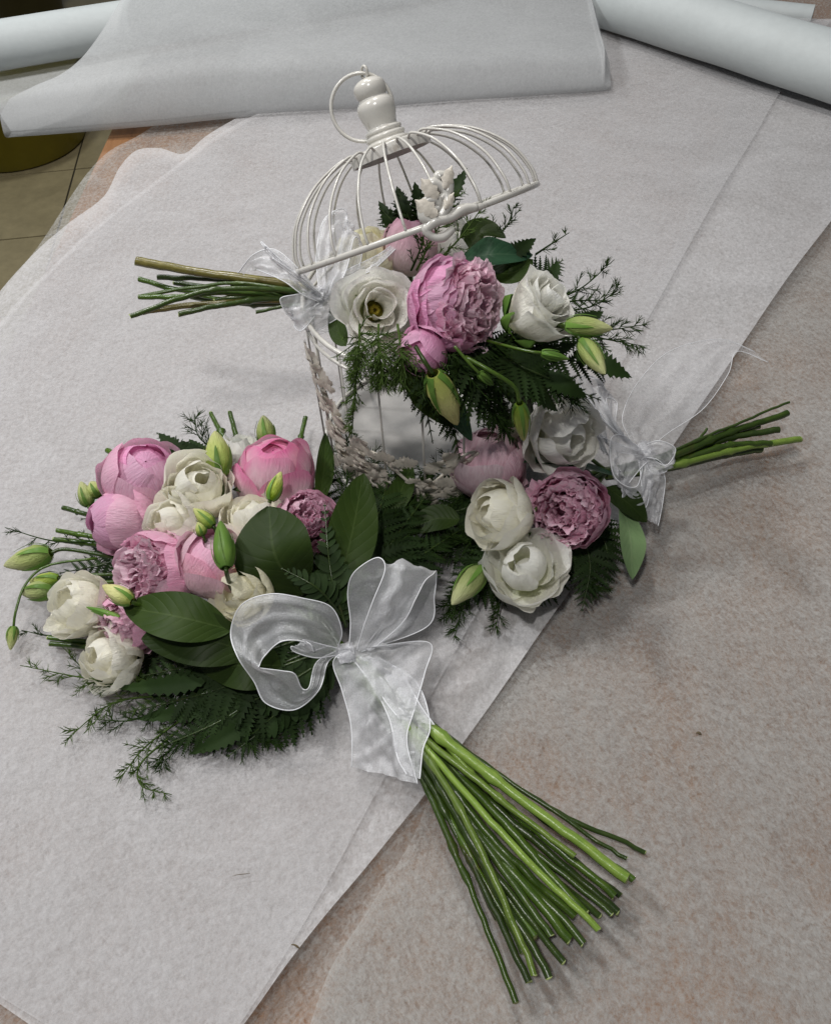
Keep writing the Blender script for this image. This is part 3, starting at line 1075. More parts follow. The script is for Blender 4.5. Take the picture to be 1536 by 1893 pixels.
def pinna_mesh(name, kind, mat):
    """flat toothed leaflet, unit length along x"""
    V, uv, n = [], [], (21 if kind == 0 else 17)
    for j in range(n):
        v = j / (n - 1)
        if kind == 0:
            w = 0.135 * (1 - v) ** 0.75 * min(1, 0.55 + 3 * v)
            tooth = 0.10 * (1 - v) ** 0.8 * (1 if j % 2 else -0.75)
        else:
            w = 0.21 * math.sin(math.pi * min(1, v * 0.94 + 0.05)) ** 0.6
            tooth = 0.012 * (1 if j % 2 else -1)
        w = max(0.004, w + tooth * (1 if 0 < j < n - 1 else 0))
        z = -0.12 * v * v
        fw = 0.045 if kind == 0 and j % 2 else 0
        V += [(v + fw, -w, z + 0.02 * w * 3), (v, 0, z - 0.012), (v + fw, w, z + 0.02 * w * 3)]
        uv += [(0, v), (0.5, v), (1, v)]
    me = mesh(name, V, grid_faces(3, n), np.array(uv))
    me.materials.append(mat)
    return me


PIN = [pinna_mesh('pinna', 0, MT['fern']), pinna_mesh('leaflet', 1, MT['fern'])]


def fern(parent, pix, lmax, npair, up, seed, kind=0, name='fern_frond', start=0.08, ang=62, taper=0.85, label=None):
    """frond: midrib with leaflets in two rows; pix = (px, py, z) along the rib"""
    rg = random.Random(seed)
    c = spline([PP(q) for q in pix], 40)
    o = tube(name, c, np.linspace(0.0012, 0.0004, 40), MT['stem_dark'], parent, 5)
    if label:
        o['label'] = label
    t, _, _ = frames(c)
    sc_m = scale_at(c[20])
    for k in range(npair):
        v = start + (0.985 - start) * k / (npair - 1)
        j = min(39, int(v * 39))
        L = lmax * sc_m * ((1 - v) ** taper + 0.06) * min(1.0, 0.6 + 2.2 * (v - start)) * rg.uniform(0.85, 1.1)
        for s in (-1, 1):
            T = t[j]
            S = nrm(np.cross(T, up)) * s
            a = math.radians(ang + rg.uniform(-8, 8) - 22 * v)
            X = nrm(T * math.cos(a) + S * math.sin(a) + nrm(up) * rg.uniform(-0.22, 0.16))
            Z = nrm(np.asarray(up) - X * np.dot(up, X) + 0.25 * rg.uniform(-1, 1) * T)
            Y = np.cross(Z, X)
            Z = np.cross(X, Y)
            Mw = Matrix(((X[0] * L, Y[0] * L * s, Z[0] * L, c[j][0]), (X[1] * L, Y[1] * L * s, Z[1] * L, c[j][1]), (X[2] * L, Y[2] * L * s, Z[2] * L, c[j][2]), (0, 0, 0, 1)))
            place(('pinna', 'leaflet')[kind], PIN[kind], Mw, o)
    return o


def feather(parent, pix, nb, blen, nlen, seed, mat='feather', name='feather_fern', thick=0.00035, spread=1.0, nn_=12):
    """asparagus fern: thin stem, side branches, hair-fine needles; one mesh"""
    rg = random.Random(seed)
    c = spline([PP(q) for q in pix], 40)
    sm = scale_at(c[20])
    V, f = [], []

    def add(pts, r, ns=3):
        tv, tf, _ = tube_data(pts, r, ns, False, len(V))
        V.extend(tv)
        f.extend(tf)

    add(c, np.linspace(0.0010, 0.0003, 40), 5)
    t, Nn, B = frames(c)
    for k in range(nb):
        v = 0.12 + 0.86 * (k + rg.random() * 0.7) / nb
        j = min(39, int(v * 39))
        a = rg.random() * 6.283
        out = Nn[j] * math.cos(a) + B[j] * math.sin(a)
        out[2] *= 0.55
        d = nrm(t[j] * rg.uniform(0.55, 1.0) + nrm(out) * rg.uniform(0.5, 0.95) * spread)
        L = blen * sm * (1.05 - 0.75 * v) * rg.uniform(0.6, 1.15)
        bend = np.array([rg.uniform(-.3, .3), rg.uniform(-.3, .3), rg.uniform(-0.35, 0.1)])
        q = np.array([c[j] + d * L * s + bend * L * s * s * 0.5 for s in np.linspace(0, 1, 6)])
        q[:, 2] = np.maximum(q[:, 2], 0.0225)
        add(q, np.linspace(thick * 1.3, thick * 0.7, 6))
        bt, bN, bB = frames(q)
        for m in range(nn_):
            s = (m + rg.random()) / nn_
            i0 = min(5, int(s * 5.99))
            p0 = q[i0] * (1 - (s * 5 - int(s * 5))) + q[min(5, i0 + 1)] * (s * 5 - int(s * 5))
            a = rg.random() * 6.283
            dd = nrm(bt[i0] * rg.uniform(0.7, 1.4) + (bN[i0] * math.cos(a) + bB[i0] * math.sin(a)) * rg.uniform(0.5, 1.0))
            l = nlen * sm * rg.uniform(0.6, 1.2) * (1.1 - 0.6 * s)
            p1 = p0 + dd * l
            p1[2] = max(p1[2], 0.0225)
            w = np.cross(dd, FW)
            w = nrm(w) * thick * 0.9
            b0 = len(V)
            V.extend([p0 - w, p0 + w, p1 + w * 0.3, p1 - w * 0.3])
            f.append((b0, b0 + 1, b0 + 2, b0 + 3))
    return mk(name, V, f, MT[mat], parent)


def cut_stem(parent, pix, rpx, mat, seed, name='cut_stem'):
    """stem with swollen nodes and a slanting pale cut at its far end; pix from the binding to the cut"""
    rg = np.random.RandomState(seed)
    n = 34
    c = spline([P(*q) for q in pix], n)
    c = c + np.cumsum(rg.normal(0, 0.0021 * np.linalg.norm(c[-1] - c[0]), (n, 3)), 0) * np.linspace(0, 1, n)[:, None]
    r = rpx * scale_at(c[n // 2])
    R = np.full(n, r) * (1 + 0.05 * np.sin(np.linspace(0, 9, n) + seed))
    for k in range(rg.randint(1, 4)):
        q_ = rg.randint(5, n - 9)
        R[q_] *= 1.38
        R[q_ + 1:] *= 0.94
    R[-1] *= 0.97
    V, f, uv = tube_data(c, R, 9, False)
    o = mk(name, V, f, MT[mat], parent, uv)
    # the cut face
    d = nrm(c[-1] - c[-2])
    ring = V[-9:] + np.outer(np.cos(np.arange(9) / 9 * 6.283 + seed), d) * r * 0.35
    ctr = ring.mean(0) + d * r * 0.06
    mk('cut_face', np.vstack([V[-9:], ring, ctr]), [(i, (i + 1) % 9, 9 + (i + 1) % 9, 9 + i) for i in range(9)] + [(9 + i, 9 + (i + 1) % 9, 18) for i in range(9)], MT['cut_end'], o)
    return o


def ribbon(parent, name, secs, seed, n=70, m=15, pucker=0.0025, mat='organza', edge=(True, True), er=0.00042, freq=3.0):
    """organza between two edge lines: secs = (ax, ay, az, bx, by, bz) with pixels and heights; wired satin edges"""
    rg = np.random.RandomState(seed)
    A = spline([P(*s[:3]) for s in secs], n)
    B = spline([P(*s[3:]) for s in secs], n)
    u = np.linspace(0, 1, m)
    X = A[:, None] * (1 - u)[None, :, None] + B[:, None] * u[None, :, None]
    du = B - A
    dv = np.gradient((A + B) / 2, axis=0)
    nr = np.cross(du, dv)
    nr /= np.maximum(1e-9, np.linalg.norm(nr, axis=1))[:, None]
    for j in range(1, n):                                  # keep the normal from flipping
        if np.dot(nr[j], nr[j - 1]) < 0:
            nr[j] = -nr[j]
    w = np.linalg.norm(du, axis=1)
    ph = rg.uniform(0, 6, 6)
    s = np.linspace(0, 1, n)
    dis = (np.sin(freq * 6.283 * u[None] + ph[0] + 2 * s[:, None]) * 0.5 + np.sin(freq * 2.1 * 6.283 * u[None] + ph[1] + 6 * s[:, None]) * 0.3
           + np.sin(7 * s[:, None] + 4 * u[None] + ph[2]) * 0.6 + np.sin(17 * s[:, None] - 5 * u[None] + ph[3]) * 0.25)
    crk = sum(rg.uniform(0.10, 0.22) * np.sin(rg.uniform(12, 34) * s[:, None] * 2 + rg.uniform(-26, 26) * u[None] + rg.uniform(0, 6)) for _ in range(5))
    dis = dis * 1.25 + crk
    fade = np.sin(math.pi * u)[None] ** 0.8
    dis = dis + np.sin(4.5 * 6.283 * u[None] + ph[4]) * 1.1 * np.exp(-w / 0.018)[:, None]
    amp = pucker * np.clip(w / 0.035, 0.3, 1.2)[:, None]
    X = X + nr[:, None, :] * (dis * amp * fade)[..., None]
    X[..., 2] = np.maximum(X[..., 2], 0.0215)
    uv = np.stack([np.broadcast_to(u[None], (n, m)), np.broadcast_to(s[:, None], (n, m))], -1).reshape(-1, 2)
    o = mk(name, X.reshape(-1, 3), grid_faces(m, n), MT[mat], parent, uv)
    if edge[0]:
        tube('ribbon_edge', X[:, 0], er, MT['satin'], parent, 5)
    if edge[1]:
        tube('ribbon_edge', X[:, -1], er, MT['satin'], parent, 5)
    return o


def knot(parent, px, py, z, rpx, seed):
    """crumpled organza knot: ribbon turns wound round the tie point"""
    c = P(px, py, z)
    r = rpx * scale_at(c)
    rg = np.random.RandomState(seed)
    V, f, uvs = [], [], []
    for k in range(4):
        A = axes_from(rg.normal(0, 1, 3) + np.array([0, 0, 0.6]))
        n, m = 26, 5
        off = len(V)
        for j in range(n):
            a = 6.283 * j / (n - 1)
            for i in range(m):
                s = (i / (m - 1) - 0.5)
                q = r * (0.62 + 0.10 * math.sin(3 * a + k) + 0.10 * math.sin(7 * a + 2 * k))
                V.append(c + A[0] * math.cos(a) * q + A[1] * math.sin(a) * q * 0.8 + A[2] * s * r * 1.1)
                uvs.append((i / (m - 1), j / (n - 1)))
        f += grid_faces(m, n, False, off)
    return mk('ribbon_knot', V, f, MT['organza'], parent, np.array(uvs))


def PF(px_, py_, off=0.012):
    """point on the cage's near side, off metres outside the wires"""
    d = ray(px_, py_)
    o = CAM[:2] - bc[:2]
    a = d[0] ** 2 + d[1] ** 2
    b = 2 * (d[0] * o[0] + d[1] * o[1])
    c = o @ o - (0.095 + off) ** 2
    q = b * b - 4 * a * c
    return CAM + d * ((-b - math.sqrt(max(0, q))) / (2 * a))


def PP(q):
    return PF(q[0], q[1], q[3]) if len(q) > 3 else P(*q)


def px(p):
    """world point -> photo pixel"""
    d = np.asarray(p) - CAM
    z = d @ FW
    return PW / 2 + F * (d @ RT) / z, PH / 2 - F * (d @ UP) / z
# ------------------------------------------------------------------ the birdcage
GZ = 0.0215
bc = P(790, 815, GZ)
CR = 0.095
cage = empty('birdcage', bc)
tag(cage, 'cream white wire birdcage with its domed lid tipped open over flowers', 'birdcage')
ex, ey, ez = np.array([1.0, 0, 0]), np.array([0, 1.0, 0]), np.array([0, 0, 1.0])
# hinge: at the back of the body's upper ring, on the line of sight where the lid's rim is seen edge-on
hd = ray(768, 419)
k_ = (bc[1] + CR - CAM[1]) / hd[1]
hinge = CAM + hd * k_
TOPZ = hinge[2]
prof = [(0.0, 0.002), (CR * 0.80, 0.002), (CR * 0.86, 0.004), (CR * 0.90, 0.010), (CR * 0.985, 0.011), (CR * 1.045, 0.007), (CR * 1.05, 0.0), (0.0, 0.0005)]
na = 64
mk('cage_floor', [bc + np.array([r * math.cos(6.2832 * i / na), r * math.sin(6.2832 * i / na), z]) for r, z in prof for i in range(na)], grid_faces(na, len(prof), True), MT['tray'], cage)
NW = 18
for k in range(NW):
    a = 6.2832 * (k + 0.32) / NW
    q = bc + np.array([CR * math.cos(a), CR * math.sin(a), 0])
    tube('cage_wire', [q + ez * 0.009, q * [1, 1, 0] + ez * TOPZ], 0.0010, MT['enamel'], cage, 6)
for zz, rr in ((0.013, 0.0019), (TOPZ - bc[2] - 0.012, 0.0014), (TOPZ - bc[2], 0.0020)):
    closed_tube('cage_ring', ring_pts(bc + ez * zz, ex, ey, CR, 64), rr, MT['enamel'], cage, 8, up=ez)

# pressed-metal leaf garland winding down the wires, then round the foot
leaf_out = []
for i in range(25):
    t_ = i / 24
    w_ = 0.5 * (math.sin(math.pi * t_ ** 0.8)) ** 0.8 * (1 + 0.28 * math.sin(t_ * 44)) + 0.02
    leaf_out.append((t_, w_))
rgc = random.Random(11)


def metal_leaf(az, h, L, ang, par):
    """lobed sheet-metal leaf bent to the cage's curve, a vein pressed along it"""
    V = []
    lift_ = rgc.uniform(-0.001, 0.005)
    for (t_, w_) in leaf_out:
        for s_ in (-1, 0, 1):
            a_ = (t_ - 0.5) * L
            b_ = s_ * w_ * L * 0.55
            du = a_ * math.cos(ang) - b_ * math.sin(ang)
            dh = a_ * math.sin(ang) + b_ * math.cos(ang)
            r_ = CR + 0.0028 + (0.0006 if s_ == 0 else 0) + 0.0010 * math.sin(t_ * 9) + lift_ * t_
            th = az + du / CR
            V.append(bc + np.array([r_ * math.cos(th), r_ * math.sin(th), max(0.010, h + dh)]))
    mk('metal_leaf', V, grid_faces(3, len(leaf_out)), MT['cast'], par)


def garland(fn, n, name):
    cpts = []
    for i in range(40):
        az, h = fn(i / 39)
        cpts.append(bc + np.array([(CR + 0.002) * math.cos(az), (CR + 0.002) * math.sin(az), h]))
    g = tube(name, cpts, 0.0013, MT['cast'], cage, 6)
    for i in range(n):
        az, h = fn((i + 0.5) / n)
        for s_ in (-1, 1):
            metal_leaf(az + s_ * rgc.uniform(0.03, 0.21), h + rgc.uniform(-0.009, 0.009), rgc.uniform(0.016, 0.027), rgc.uniform(-1.2, 1.2) + s_ * 0.5 + math.pi / 2, g)


garland(lambda t_: (math.radians(203) + math.radians(36) * t_, 0.142 - 0.125 * t_ + 0.006 * math.sin(9 * t_)), 22, 'leaf_garland')
garland(lambda t_: (math.radians(222) + math.radians(74) * t_, 0.034 + 0.016 * math.sin(9 * t_)), 16, 'leaf_garland')
garland(lambda t_: (math.radians(352) - math.radians(52) * t_, 0.135 - 0.11 * t_ + 0.006 * math.sin(9 * t_)), 12, 'leaf_garland')

garland(lambda t_: (math.radians(236) + math.radians(62) * t_, 0.060 + 0.016 * math.sin(8 * t_ + 1)), 11, 'leaf_garland')
# the lid, tipped back on its hinge
rd = nrm(hd)
lax = D(-0.315, 0.95, 0.0)
lax = nrm(lax - rd * np.dot(lax, rd))
lax = nrm(lax - rd * 0.012)
ltow = nrm(-rd - lax * np.dot(-rd, lax))
lside = np.cross(ltow, lax)
lc = hinge + ltow * CR * 0.99 + lside * 0.0
LR = 233 * scale_at(lc)
lid = closed_tube('lid', ring_pts(lc, lside, ltow, LR, 72), 0.0017, MT['enamel'], cage, 8, up=lax, squash=(0.8, 1.3))
lid['label'] = 'domed wire lid tipped back with a turned finial'


def LP(r, a, h):
    return lc + (lside * math.cos(a) + ltow * math.sin(a)) * r + lax * h


DH = 0.060
BR = 0.031
ND = 22
for k in range(ND):
    a = 6.2832 * (k + 0.25) / ND
    pr = [(LR, 0.001), (LR * 0.985, DH * 0.22), (LR * 0.88, DH * 0.55), (LR * 0.66, DH * 0.86), (BR * 1.25, DH * 1.03), (BR * 0.98, DH * 1.0)]
    tube('dome_wire', [LP(r, a, h) for r, h in pr], 0.00098, MT['enamel'], lid, 6, 22)
V = [LP(r, 6.2832 * i / 48, h) for r, h in ((BR, DH - 0.006), (BR, DH + 0.001), (BR * 0.99, DH + 0.002), (0.001, DH + 0.003), (0.001, DH + 0.001), (BR * 0.96, DH), (BR * 0.96, DH - 0.006), (BR, DH - 0.006)) for i in range(48)]
mk('crown_plate', V, grid_faces(48, 8, True), MT['enamel'], lid)
fp = [(1.5, 0), (1.62, .12), (1.62, .30), (1.45, .42), (1.42, .48), (1.5, .58), (1.5, .76), (1.34, .86), (1.32, .92), (1.4, 1.02), (1.38, 1.18), (1.18, 1.28), (1.14, 1.4), (1.22, 1.75), (1.36, 2.2), (1.43, 2.65), (1.34, 3.02), (1.14, 3.26), (1.03, 3.36), (1.08, 3.48), (1.18, 3.72), (1.2, 4.05), (1.10, 4.38), (.78, 4.62), (.4, 4.74), (.01, 4.78)]
fp = spline(fp, 70)
mk('finial', [LP(max(0.0001, r * 0.01), 6.2832 * i / 40, DH + 0.002 + h * 0.0100) for r, h in fp for i in range(40)], grid_faces(40, len(fp), True), MT['enamel'], lid)
eye = LP(0.0, 0, DH + 0.0535)
sidew = nrm(np.cross(lax, FW))
closed_tube('eyelet', ring_pts(eye, nrm(sidew * 0.5 + FW * 0.85), lax, 0.0038, 24), 0.0011, MT['enamel'], lid, 6)
rdn = nrm(D(-0.10, -1, 0) + FW * 0.38)
rsd = nrm(np.cross(rdn, -FW))
closed_tube('carry_ring', ring_pts(eye + rdn * 0.0232, rdn, rsd, 0.0228, 48), 0.0014, MT['enamel'], lid, 6)
# clasp: a cast curl of leaves standing on the near side of the rim
ca = math.radians(100)
for (pts_, rr) in (([(-0.004, 0), (-0.010, 0.006), (-0.007, 0.014), (0.001, 0.014), (0.002, 0.009), (-0.002, 0.008)], 0.0028),
                   ([(0.000, 0.002), (0.007, 0.008), (0.009, 0.017), (0.003, 0.024), (-0.002, 0.021), (0.000, 0.018)], 0.0030),
                   ([(0.004, 0.013), (0.011, 0.016), (0.014, 0.024), (0.008, 0.027), (0.006, 0.023)], 0.0026),
                   ([(-0.012, -0.002), (-0.004, 0.001), (0.006, 0.000), (0.016, 0.002), (0.026, 0.000)], 0.0030),
                   ([(0.006, -0.007), (-0.002, -0.010), (-0.009, -0.007), (-0.011, -0.001), (-0.005, 0.002)], 0.0024)):
    tube('clasp_scroll', [LP(LR + 0.002 - 0.12 * max(0, h), ca + s_ / LR, h) for s_, h in pts_], [rr, rr * 1.3, rr * 1.1, rr * 1.3, rr * .9, rr * 0.8][:len(pts_)], MT['enamel'], lid, 7, 24)
for (s0, h0, s1, h1, w_) in ((-0.002, 0.004, -0.012, 0.018, 0.006), (0.004, 0.006, 0.013, 0.014, 0.005), (0.002, 0.014, -0.004, 0.029, 0.006), (0.008, 0.018, 0.018, 0.030, 0.005)):
    V = []
    for j_ in range(9):
        t_ = j_ / 8
        ww = w_ * math.sin(math.pi * (0.08 + 0.9 * t_)) * (1 + 0.25 * math.sin(t_ * 20))
        for q_ in (-1, 0, 1):
            s_, h_ = s0 + (s1 - s0) * t_ - q_ * ww * (h1 - h0) / 0.02, h0 + (h1 - h0) * t_ + q_ * ww * (s1 - s0) / 0.02
            V.append(LP(LR + 0.005 + (0.0015 if q_ == 0 else 0) - 0.12 * max(0, h_), ca + s_ / LR, h_))
    mk('clasp_leaf', V, grid_faces(3, 9), MT['cast'], lid)

# ------------------------------------------------------------------ bouquet on the cage
T0 = P(585, 548, 0.185)
B = empty('bouquet', T0)
tag(B, 'bouquet lying across the open birdcage, one big magenta peony at its heart', 'bouquet', 'bridal bouquets of peonies and white flowers')
bd = np.array([P(640, 560, 0.185)])[0]
S = bd
peony_ruffled(B, P(845, 566, 0.225), D(0.80, -0.12, 0.62), 92 * scale_at(P(845, 566, .225)), 21, 'peony', 'peony_mid', 'large magenta pink peony half opened', n_in=60, n_out=9, stalk=S, cup=98, spread=0.86)
lisianthus(B, P(697, 570, 0.215), D(0.22, -0.10, 0.97), 80 * scale_at(P(697, 570, .215)), 22, 1.0, 'white', 'open white lisianthus with a yellow eye', 14, S, True, hollow=0.19)
lisianthus(B, P(1000, 566, 0.225), D(0.55, 0.42, 0.62), 84 * scale_at(P(1000, 566, .225)), 23, 0.9, 'white', None, 16, S)
frilled(B, P(675, 460, 0.205), D(-0.1, 0.65, 0.6), 62 * scale_at(P(675, 460, .205)), 24, 'cream', 'cream lisianthus under the lid', S, 0.5)
peony_ball(B, P(760, 452, 0.21), D(0.1, 0.85, 0.35), 52 * scale_at(P(760, 452, .21)), 25, 'peony_blush', 'peony_pale', 'small blush peony bud under the lid', (4, 4, 3), S)
frilled(B, P(842, 446, 0.205), D(0.35, 0.65, 0.6), 56 * scale_at(P(842, 446, .205)), 26, 'white', None, S, 0.5)
peony_ball(B, PF(780, 655, 0.004), D(-0.3, -0.85, 0.45), 48 * scale_at(PF(780, 655, .004)), 27, 'peony', 'peony_deep', None, (3, 4, 4), S, 0.8)
# buds
bud(B, PF(800, 690, 0.024), PF(845, 785, 0.022), 54, 31, 'bud_cream', [PF(785, 668, 0.02), PF(768, 640, 0.01)], 'large cream bud hanging over the cage side')
bud(B, PF(960, 745, .05), PF(968, 815, .048), 31, 32, 'bud', [PF(950, 715, .045), PF(905, 685, .035), PF(860, 660, .02)])
bud(B, P(1045, 600, 0.225), P(1132, 608, 0.225), 38, 33, 'bud', [P(1030, 598, .222), P(940, 585, 0.20)])
bud(B, P(1075, 630, 0.22), P(1118, 692, 0.215), 38, 34, 'bud', [P(1062, 615, 0.222), P(1040, 604, .222), P(960, 590, 0.20)])
bud(B, P(796, 392, 0.215), P(806, 322, 0.235), 34, 35, 'bud', [P(794, 410, 0.21), P(780, 470, 0.20)])
bud(B, P(1000, 652, 0.22), P(1052, 664, 0.215), 18, 36, 'sepal', [P(970, 648, .22), P(900, 630, 0.21)])
bud(B, PF(885, 690, 0.035), PF(912, 712, .035), 16, 37, 'sepal', [PF(868, 672, .03), PF(840, 640, .02)])
# leaves
leaf(B, [PF(780, 690, 0.016), PF(830, 745, 0.012), PF(872, 815, 0.014)], 56, D(0.2, 0.3, 1), 41, 'leaf_blue', label='long blue green leaf beside the hanging bud')
leaf(B, [PF(755, 690, 0.014), PF(790, 740, 0.012), PF(840, 790, 0.012)], 48, D(-0.3, 0.3, 1), 42, 'leaf')
leaf(B, [P(850, 480, 0.205), P(910, 470, 0.215), P(984, 472, 0.205)], 70, D(0.1, 0.5, 1), 43, 'leaf_blue')
leaf(B, [P(860, 470, 0.205), P(890, 430, 0.215), P(935, 440, 0.215)], 60, D(0.3, 0.6, 1), 44, 'leaf')
leaf(B, [P(900, 500, 0.20), P(945, 505, 0.205), P(985, 480, 0.205)], 50, D(0.1, 0.3, 1), 45, 'leaf')
leaf(B, [P(640, 640, 0.185), P(625, 610, 0.185), P(612, 560, 0.19)], 34, D(-0.4, 0.3, 1), 46, 'leaf')
leaf(B, [PF(920, 690, 0.02), PF(960, 730, 0.03), PF(985, 760, 0.03)], 60, D(0.1, 0.3, 1), 47, 'leaf')
# toothed dark leaf tips standing up behind the flowers and at the rim of the bunch
for i, (a_, b_, w_) in enumerate([((735, 440, .205), (700, 372, .225), 34), ((752, 430, .205), (733, 344, .235), 36), ((778, 425, .205), (766, 336, .24), 36), ((800, 400, .215), (864, 310, .245), 32),
                                  ((920, 480, .205), (990, 440, .21), 34), ((1010, 520, .205), (1030, 482, .215), 26), ((1060, 650, .195), (1168, 698, .185), 46), ((1050, 600, .195), (1115, 575, .195), 34),
                                  ((960, 700, .185), (1030, 760, .16), 44), ((1000, 690, .185), (1085, 735, .17), 40)]):
    m_ = tuple((np.array(a_) + np.array(b_)) / 2 + np.array([4, 2, 0.004]))
    leaf(B, [P(*a_), P(*m_), P(*b_)], w_, D(0.15 * (-1) ** i, 0.3, 0.95), 1200 + i, 'fern', 'toothed_leaf', fold=0.2, pw=0.9, serr=0.55, peak=0.38)
# ferns
for i, (pix, L_, n_) in enumerate([
        ([(770, 470, .195), (735, 420, .215), (702, 385, .225)], 60, 8),
        ([(790, 470, .195), (755, 400, .22), (735, 348, .235)], 62, 9),
        ([(800, 460, .195), (790, 395, .225), (765, 345, .235)], 60, 9),
        ([(800, 460, .2), (825, 380, .225), (862, 312, .24)], 58, 10),
        ([(905, 520, .19), (950, 480, .205), (990, 442, .21)], 40, 9),
        ([(960, 600, .18), (1040, 560, .185), (1120, 555, .18)], 60, 11),
        ([(900, 625, .19), (1020, 655, .19), (1165, 697, .175)], 110, 16),
        ([(880, 640, .195), (980, 685, .19), (1110, 740, .165)], 110, 16),
        ([(860, 620, .21), (920, 670, 0, .010), (960, 710, 0, .012), (990, 745, 0, .014)], 90, 14),
        ([(830, 620, .21), (870, 690, 0, .012), (915, 760, 0, .016), (960, 830, 0, .02)], 110, 15),
        ([(800, 620, .21), (815, 690, 0, .010), (835, 770, 0, .012), (850, 850, 0, .014)], 100, 15),
        ([(760, 620, .21), (772, 680, 0, .008), (785, 740, 0, .01), (800, 820, 0, .012)], 80, 13),
        ([(980, 580, .18), (1050, 610, .18), (1130, 650, .18)], 90, 14),
        ([(870, 620, .20), (940, 660, 0, .008), (1000, 690, 0, .014), (1050, 735, 0, .02)], 90, 15),
        ([(850, 620, .21), (895, 680, 0, .012), (930, 740, 0, .014), (950, 800, 0, .016)], 100, 14),
        ([(960, 540, .18), (1010, 505, .195), (1040, 480, .2)], 60, 10)]):
    fern(B, pix, L_, n_, D(0.1, 0.35, 0.93), 100 + i, 0)
for i, (pix, nb, bl, nl, mt) in enumerate([
        ([(960, 560, .19), (1060, 540, .20), (1135, 480, .205)], 14, 60, 22, 'feather'),
        ([(960, 570, .19), (1080, 570, .195), (1150, 530, .2)], 14, 60, 22, 'feather'),
        ([(980, 590, .185), (1100, 610, .185), (1195, 600, .19)], 16, 55, 22, 'feather'),
        ([(980, 600, .185), (1110, 625, .18), (1190, 640, .175)], 16, 50, 22, 'feather'),
        ([(990, 470, .2), (1020, 450, .205), (1052, 430, .21)], 4, 30, 16, 'feather'),
        ([(900, 450, .205), (935, 420, .215), (950, 380, .225)], 8, 40, 16, 'feather'),
        ([(770, 500, .215), (800, 440, .24), (850, 350, .27)], 16, 46, 16, 'feather_light'),
        ([(790, 500, .215), (850, 440, .24), (900, 370, .26)], 14, 40, 16, 'feather_light'),
        ([(760, 500, .215), (780, 450, .24), (790, 380, .265)], 10, 36, 14, 'feather'),
        ([(700, 600, .215), (700, 645, 0, .012), (705, 680, 0, .012), (708, 710, 0, .012)], 60, 70, 24, 'feather_light'),
        ([(735, 600, .215), (742, 650, 0, .012), (745, 680, 0, .012), (742, 712, 0, .012)], 60, 66, 24, 'feather_light'),
        ([(665, 600, .215), (664, 640, 0, .012), (660, 670, 0, .01), (655, 695, 0, .01)], 46, 56, 22, 'feather_light'),
        ([(660, 680, 0, .01), (655, 740, 0, .01), (650, 810, 0, .01)], 26, 36, 16, 'feather_light'),
        ([(820, 620, .21), (860, 690, 0, .015), (900, 750, 0, .018), (935, 800, 0, .02)], 50, 80, 24, 'feather'),
        ([(900, 620, .21), (950, 670, 0, .015), (1010, 710, 0, .03), (1070, 750, 0, .05)], 50, 80, 24, 'feather'),
        ([(770, 610, .21), (800, 680, 0, .012), (815, 740, 0, .012), (840, 800, 0, .012)], 40, 70, 24, 'feather')]):
    feather(B, pix, nb, bl, nl, 200 + i, mt)
# stems
for i, (pix, r_, mt) in enumerate([
        ([(600, 545, .185), (540, 527, .192), (440, 515, .2), (345, 505, .205), (254, 488, .21)], 9.5, 'stem_brown'),
        ([(600, 550, .183), (540, 540, .19), (430, 540, .19), (330, 535, .19), (257, 514, .19)], 5.5, 'stem'),
        ([(600, 555, .182), (500, 545, .19), (400, 541, .2), (330, 549, .2), (262, 547, .2)], 5, 'stem'),
        ([(600, 550, .184), (500, 535, .198), (400, 535, .205), (330, 556, .205), (243, 588, .205)], 5, 'stem'),
        ([(600, 560, .18), (500, 555, .188), (380, 560, .19), (268, 573, .19)], 6, 'stem_brown'),
        ([(600, 560, .18), (500, 553, .19), (415, 568, .195), (333, 590, .195)], 5.5, 'stem_dark'),
        ([(600, 562, .18), (530, 566, .185), (472, 578, .185)], 3.5, 'stem_dark'),
        ([(600, 548, .183), (500, 527, .193), (400, 517, .197), (290, 512, .197)], 5.5, 'stem_dark'),
        ([(600, 552, .18), (540, 535, .188), (480, 528, .19), (430, 528, .19)], 9, 'stem'),
        ([(600, 556, .178), (540, 548, .183), (470, 548, .185), (400, 560, .185)], 9, 'stem_dark'),
        ([(600, 558, .178), (540, 558, .182), (460, 560, .183), (350, 545, .183)], 7, 'stem'),
        ([(600, 552, .18), (540, 545, .186), (440, 535, .187), (330, 520, .187)], 6, 'stem_dark'),
        ([(600, 560, .178), (520, 562, .182), (400, 552, .185), (255, 520, .186)], 3.5, 'stem'),
        ([(600, 552, .184), (520, 533, .196), (420, 524, .2), (262, 548, .197)], 4, 'stem')]):
    cut_stem(B, pix, r_, mt, 300 + i)
bow = empty('ribbon_bow', P(580, 545, .20), B)
bow['label'] = 'white organza bow'
knot(bow, 590, 548, .202, 26, 1)
ribbon(bow, 'ribbon_loop', [(585, 535, .205, 595, 560, .200), (555, 500, .222, 560, 545, .212), (510, 462, .235, 525, 520, .222), (470, 470, .232, 480, 500, .222), (440, 505, .215, 470, 500, .212)], 2, pucker=0.004)
ribbon(bow, 'ribbon_loop', [(590, 540, .205, 600, 560, .198), (545, 545, .212, 560, 610, .190), (518, 555, .210, 545, 600, .182), (545, 590, .195, 580, 612, .180), (590, 560, .202, 622, 590, .188)], 3, pucker=0.003)
ribbon(bow, 'ribbon_loop', [(590, 540, .205, 610, 555, .200), (585, 470, .225, 640, 500, .215), (600, 405, .24, 655, 440, .232), (640, 390, .24, 670, 460, .222), (625, 470, .22, 655, 520, .205), (600, 540, .203, 618, 550, .20)], 4, pucker=0.005)
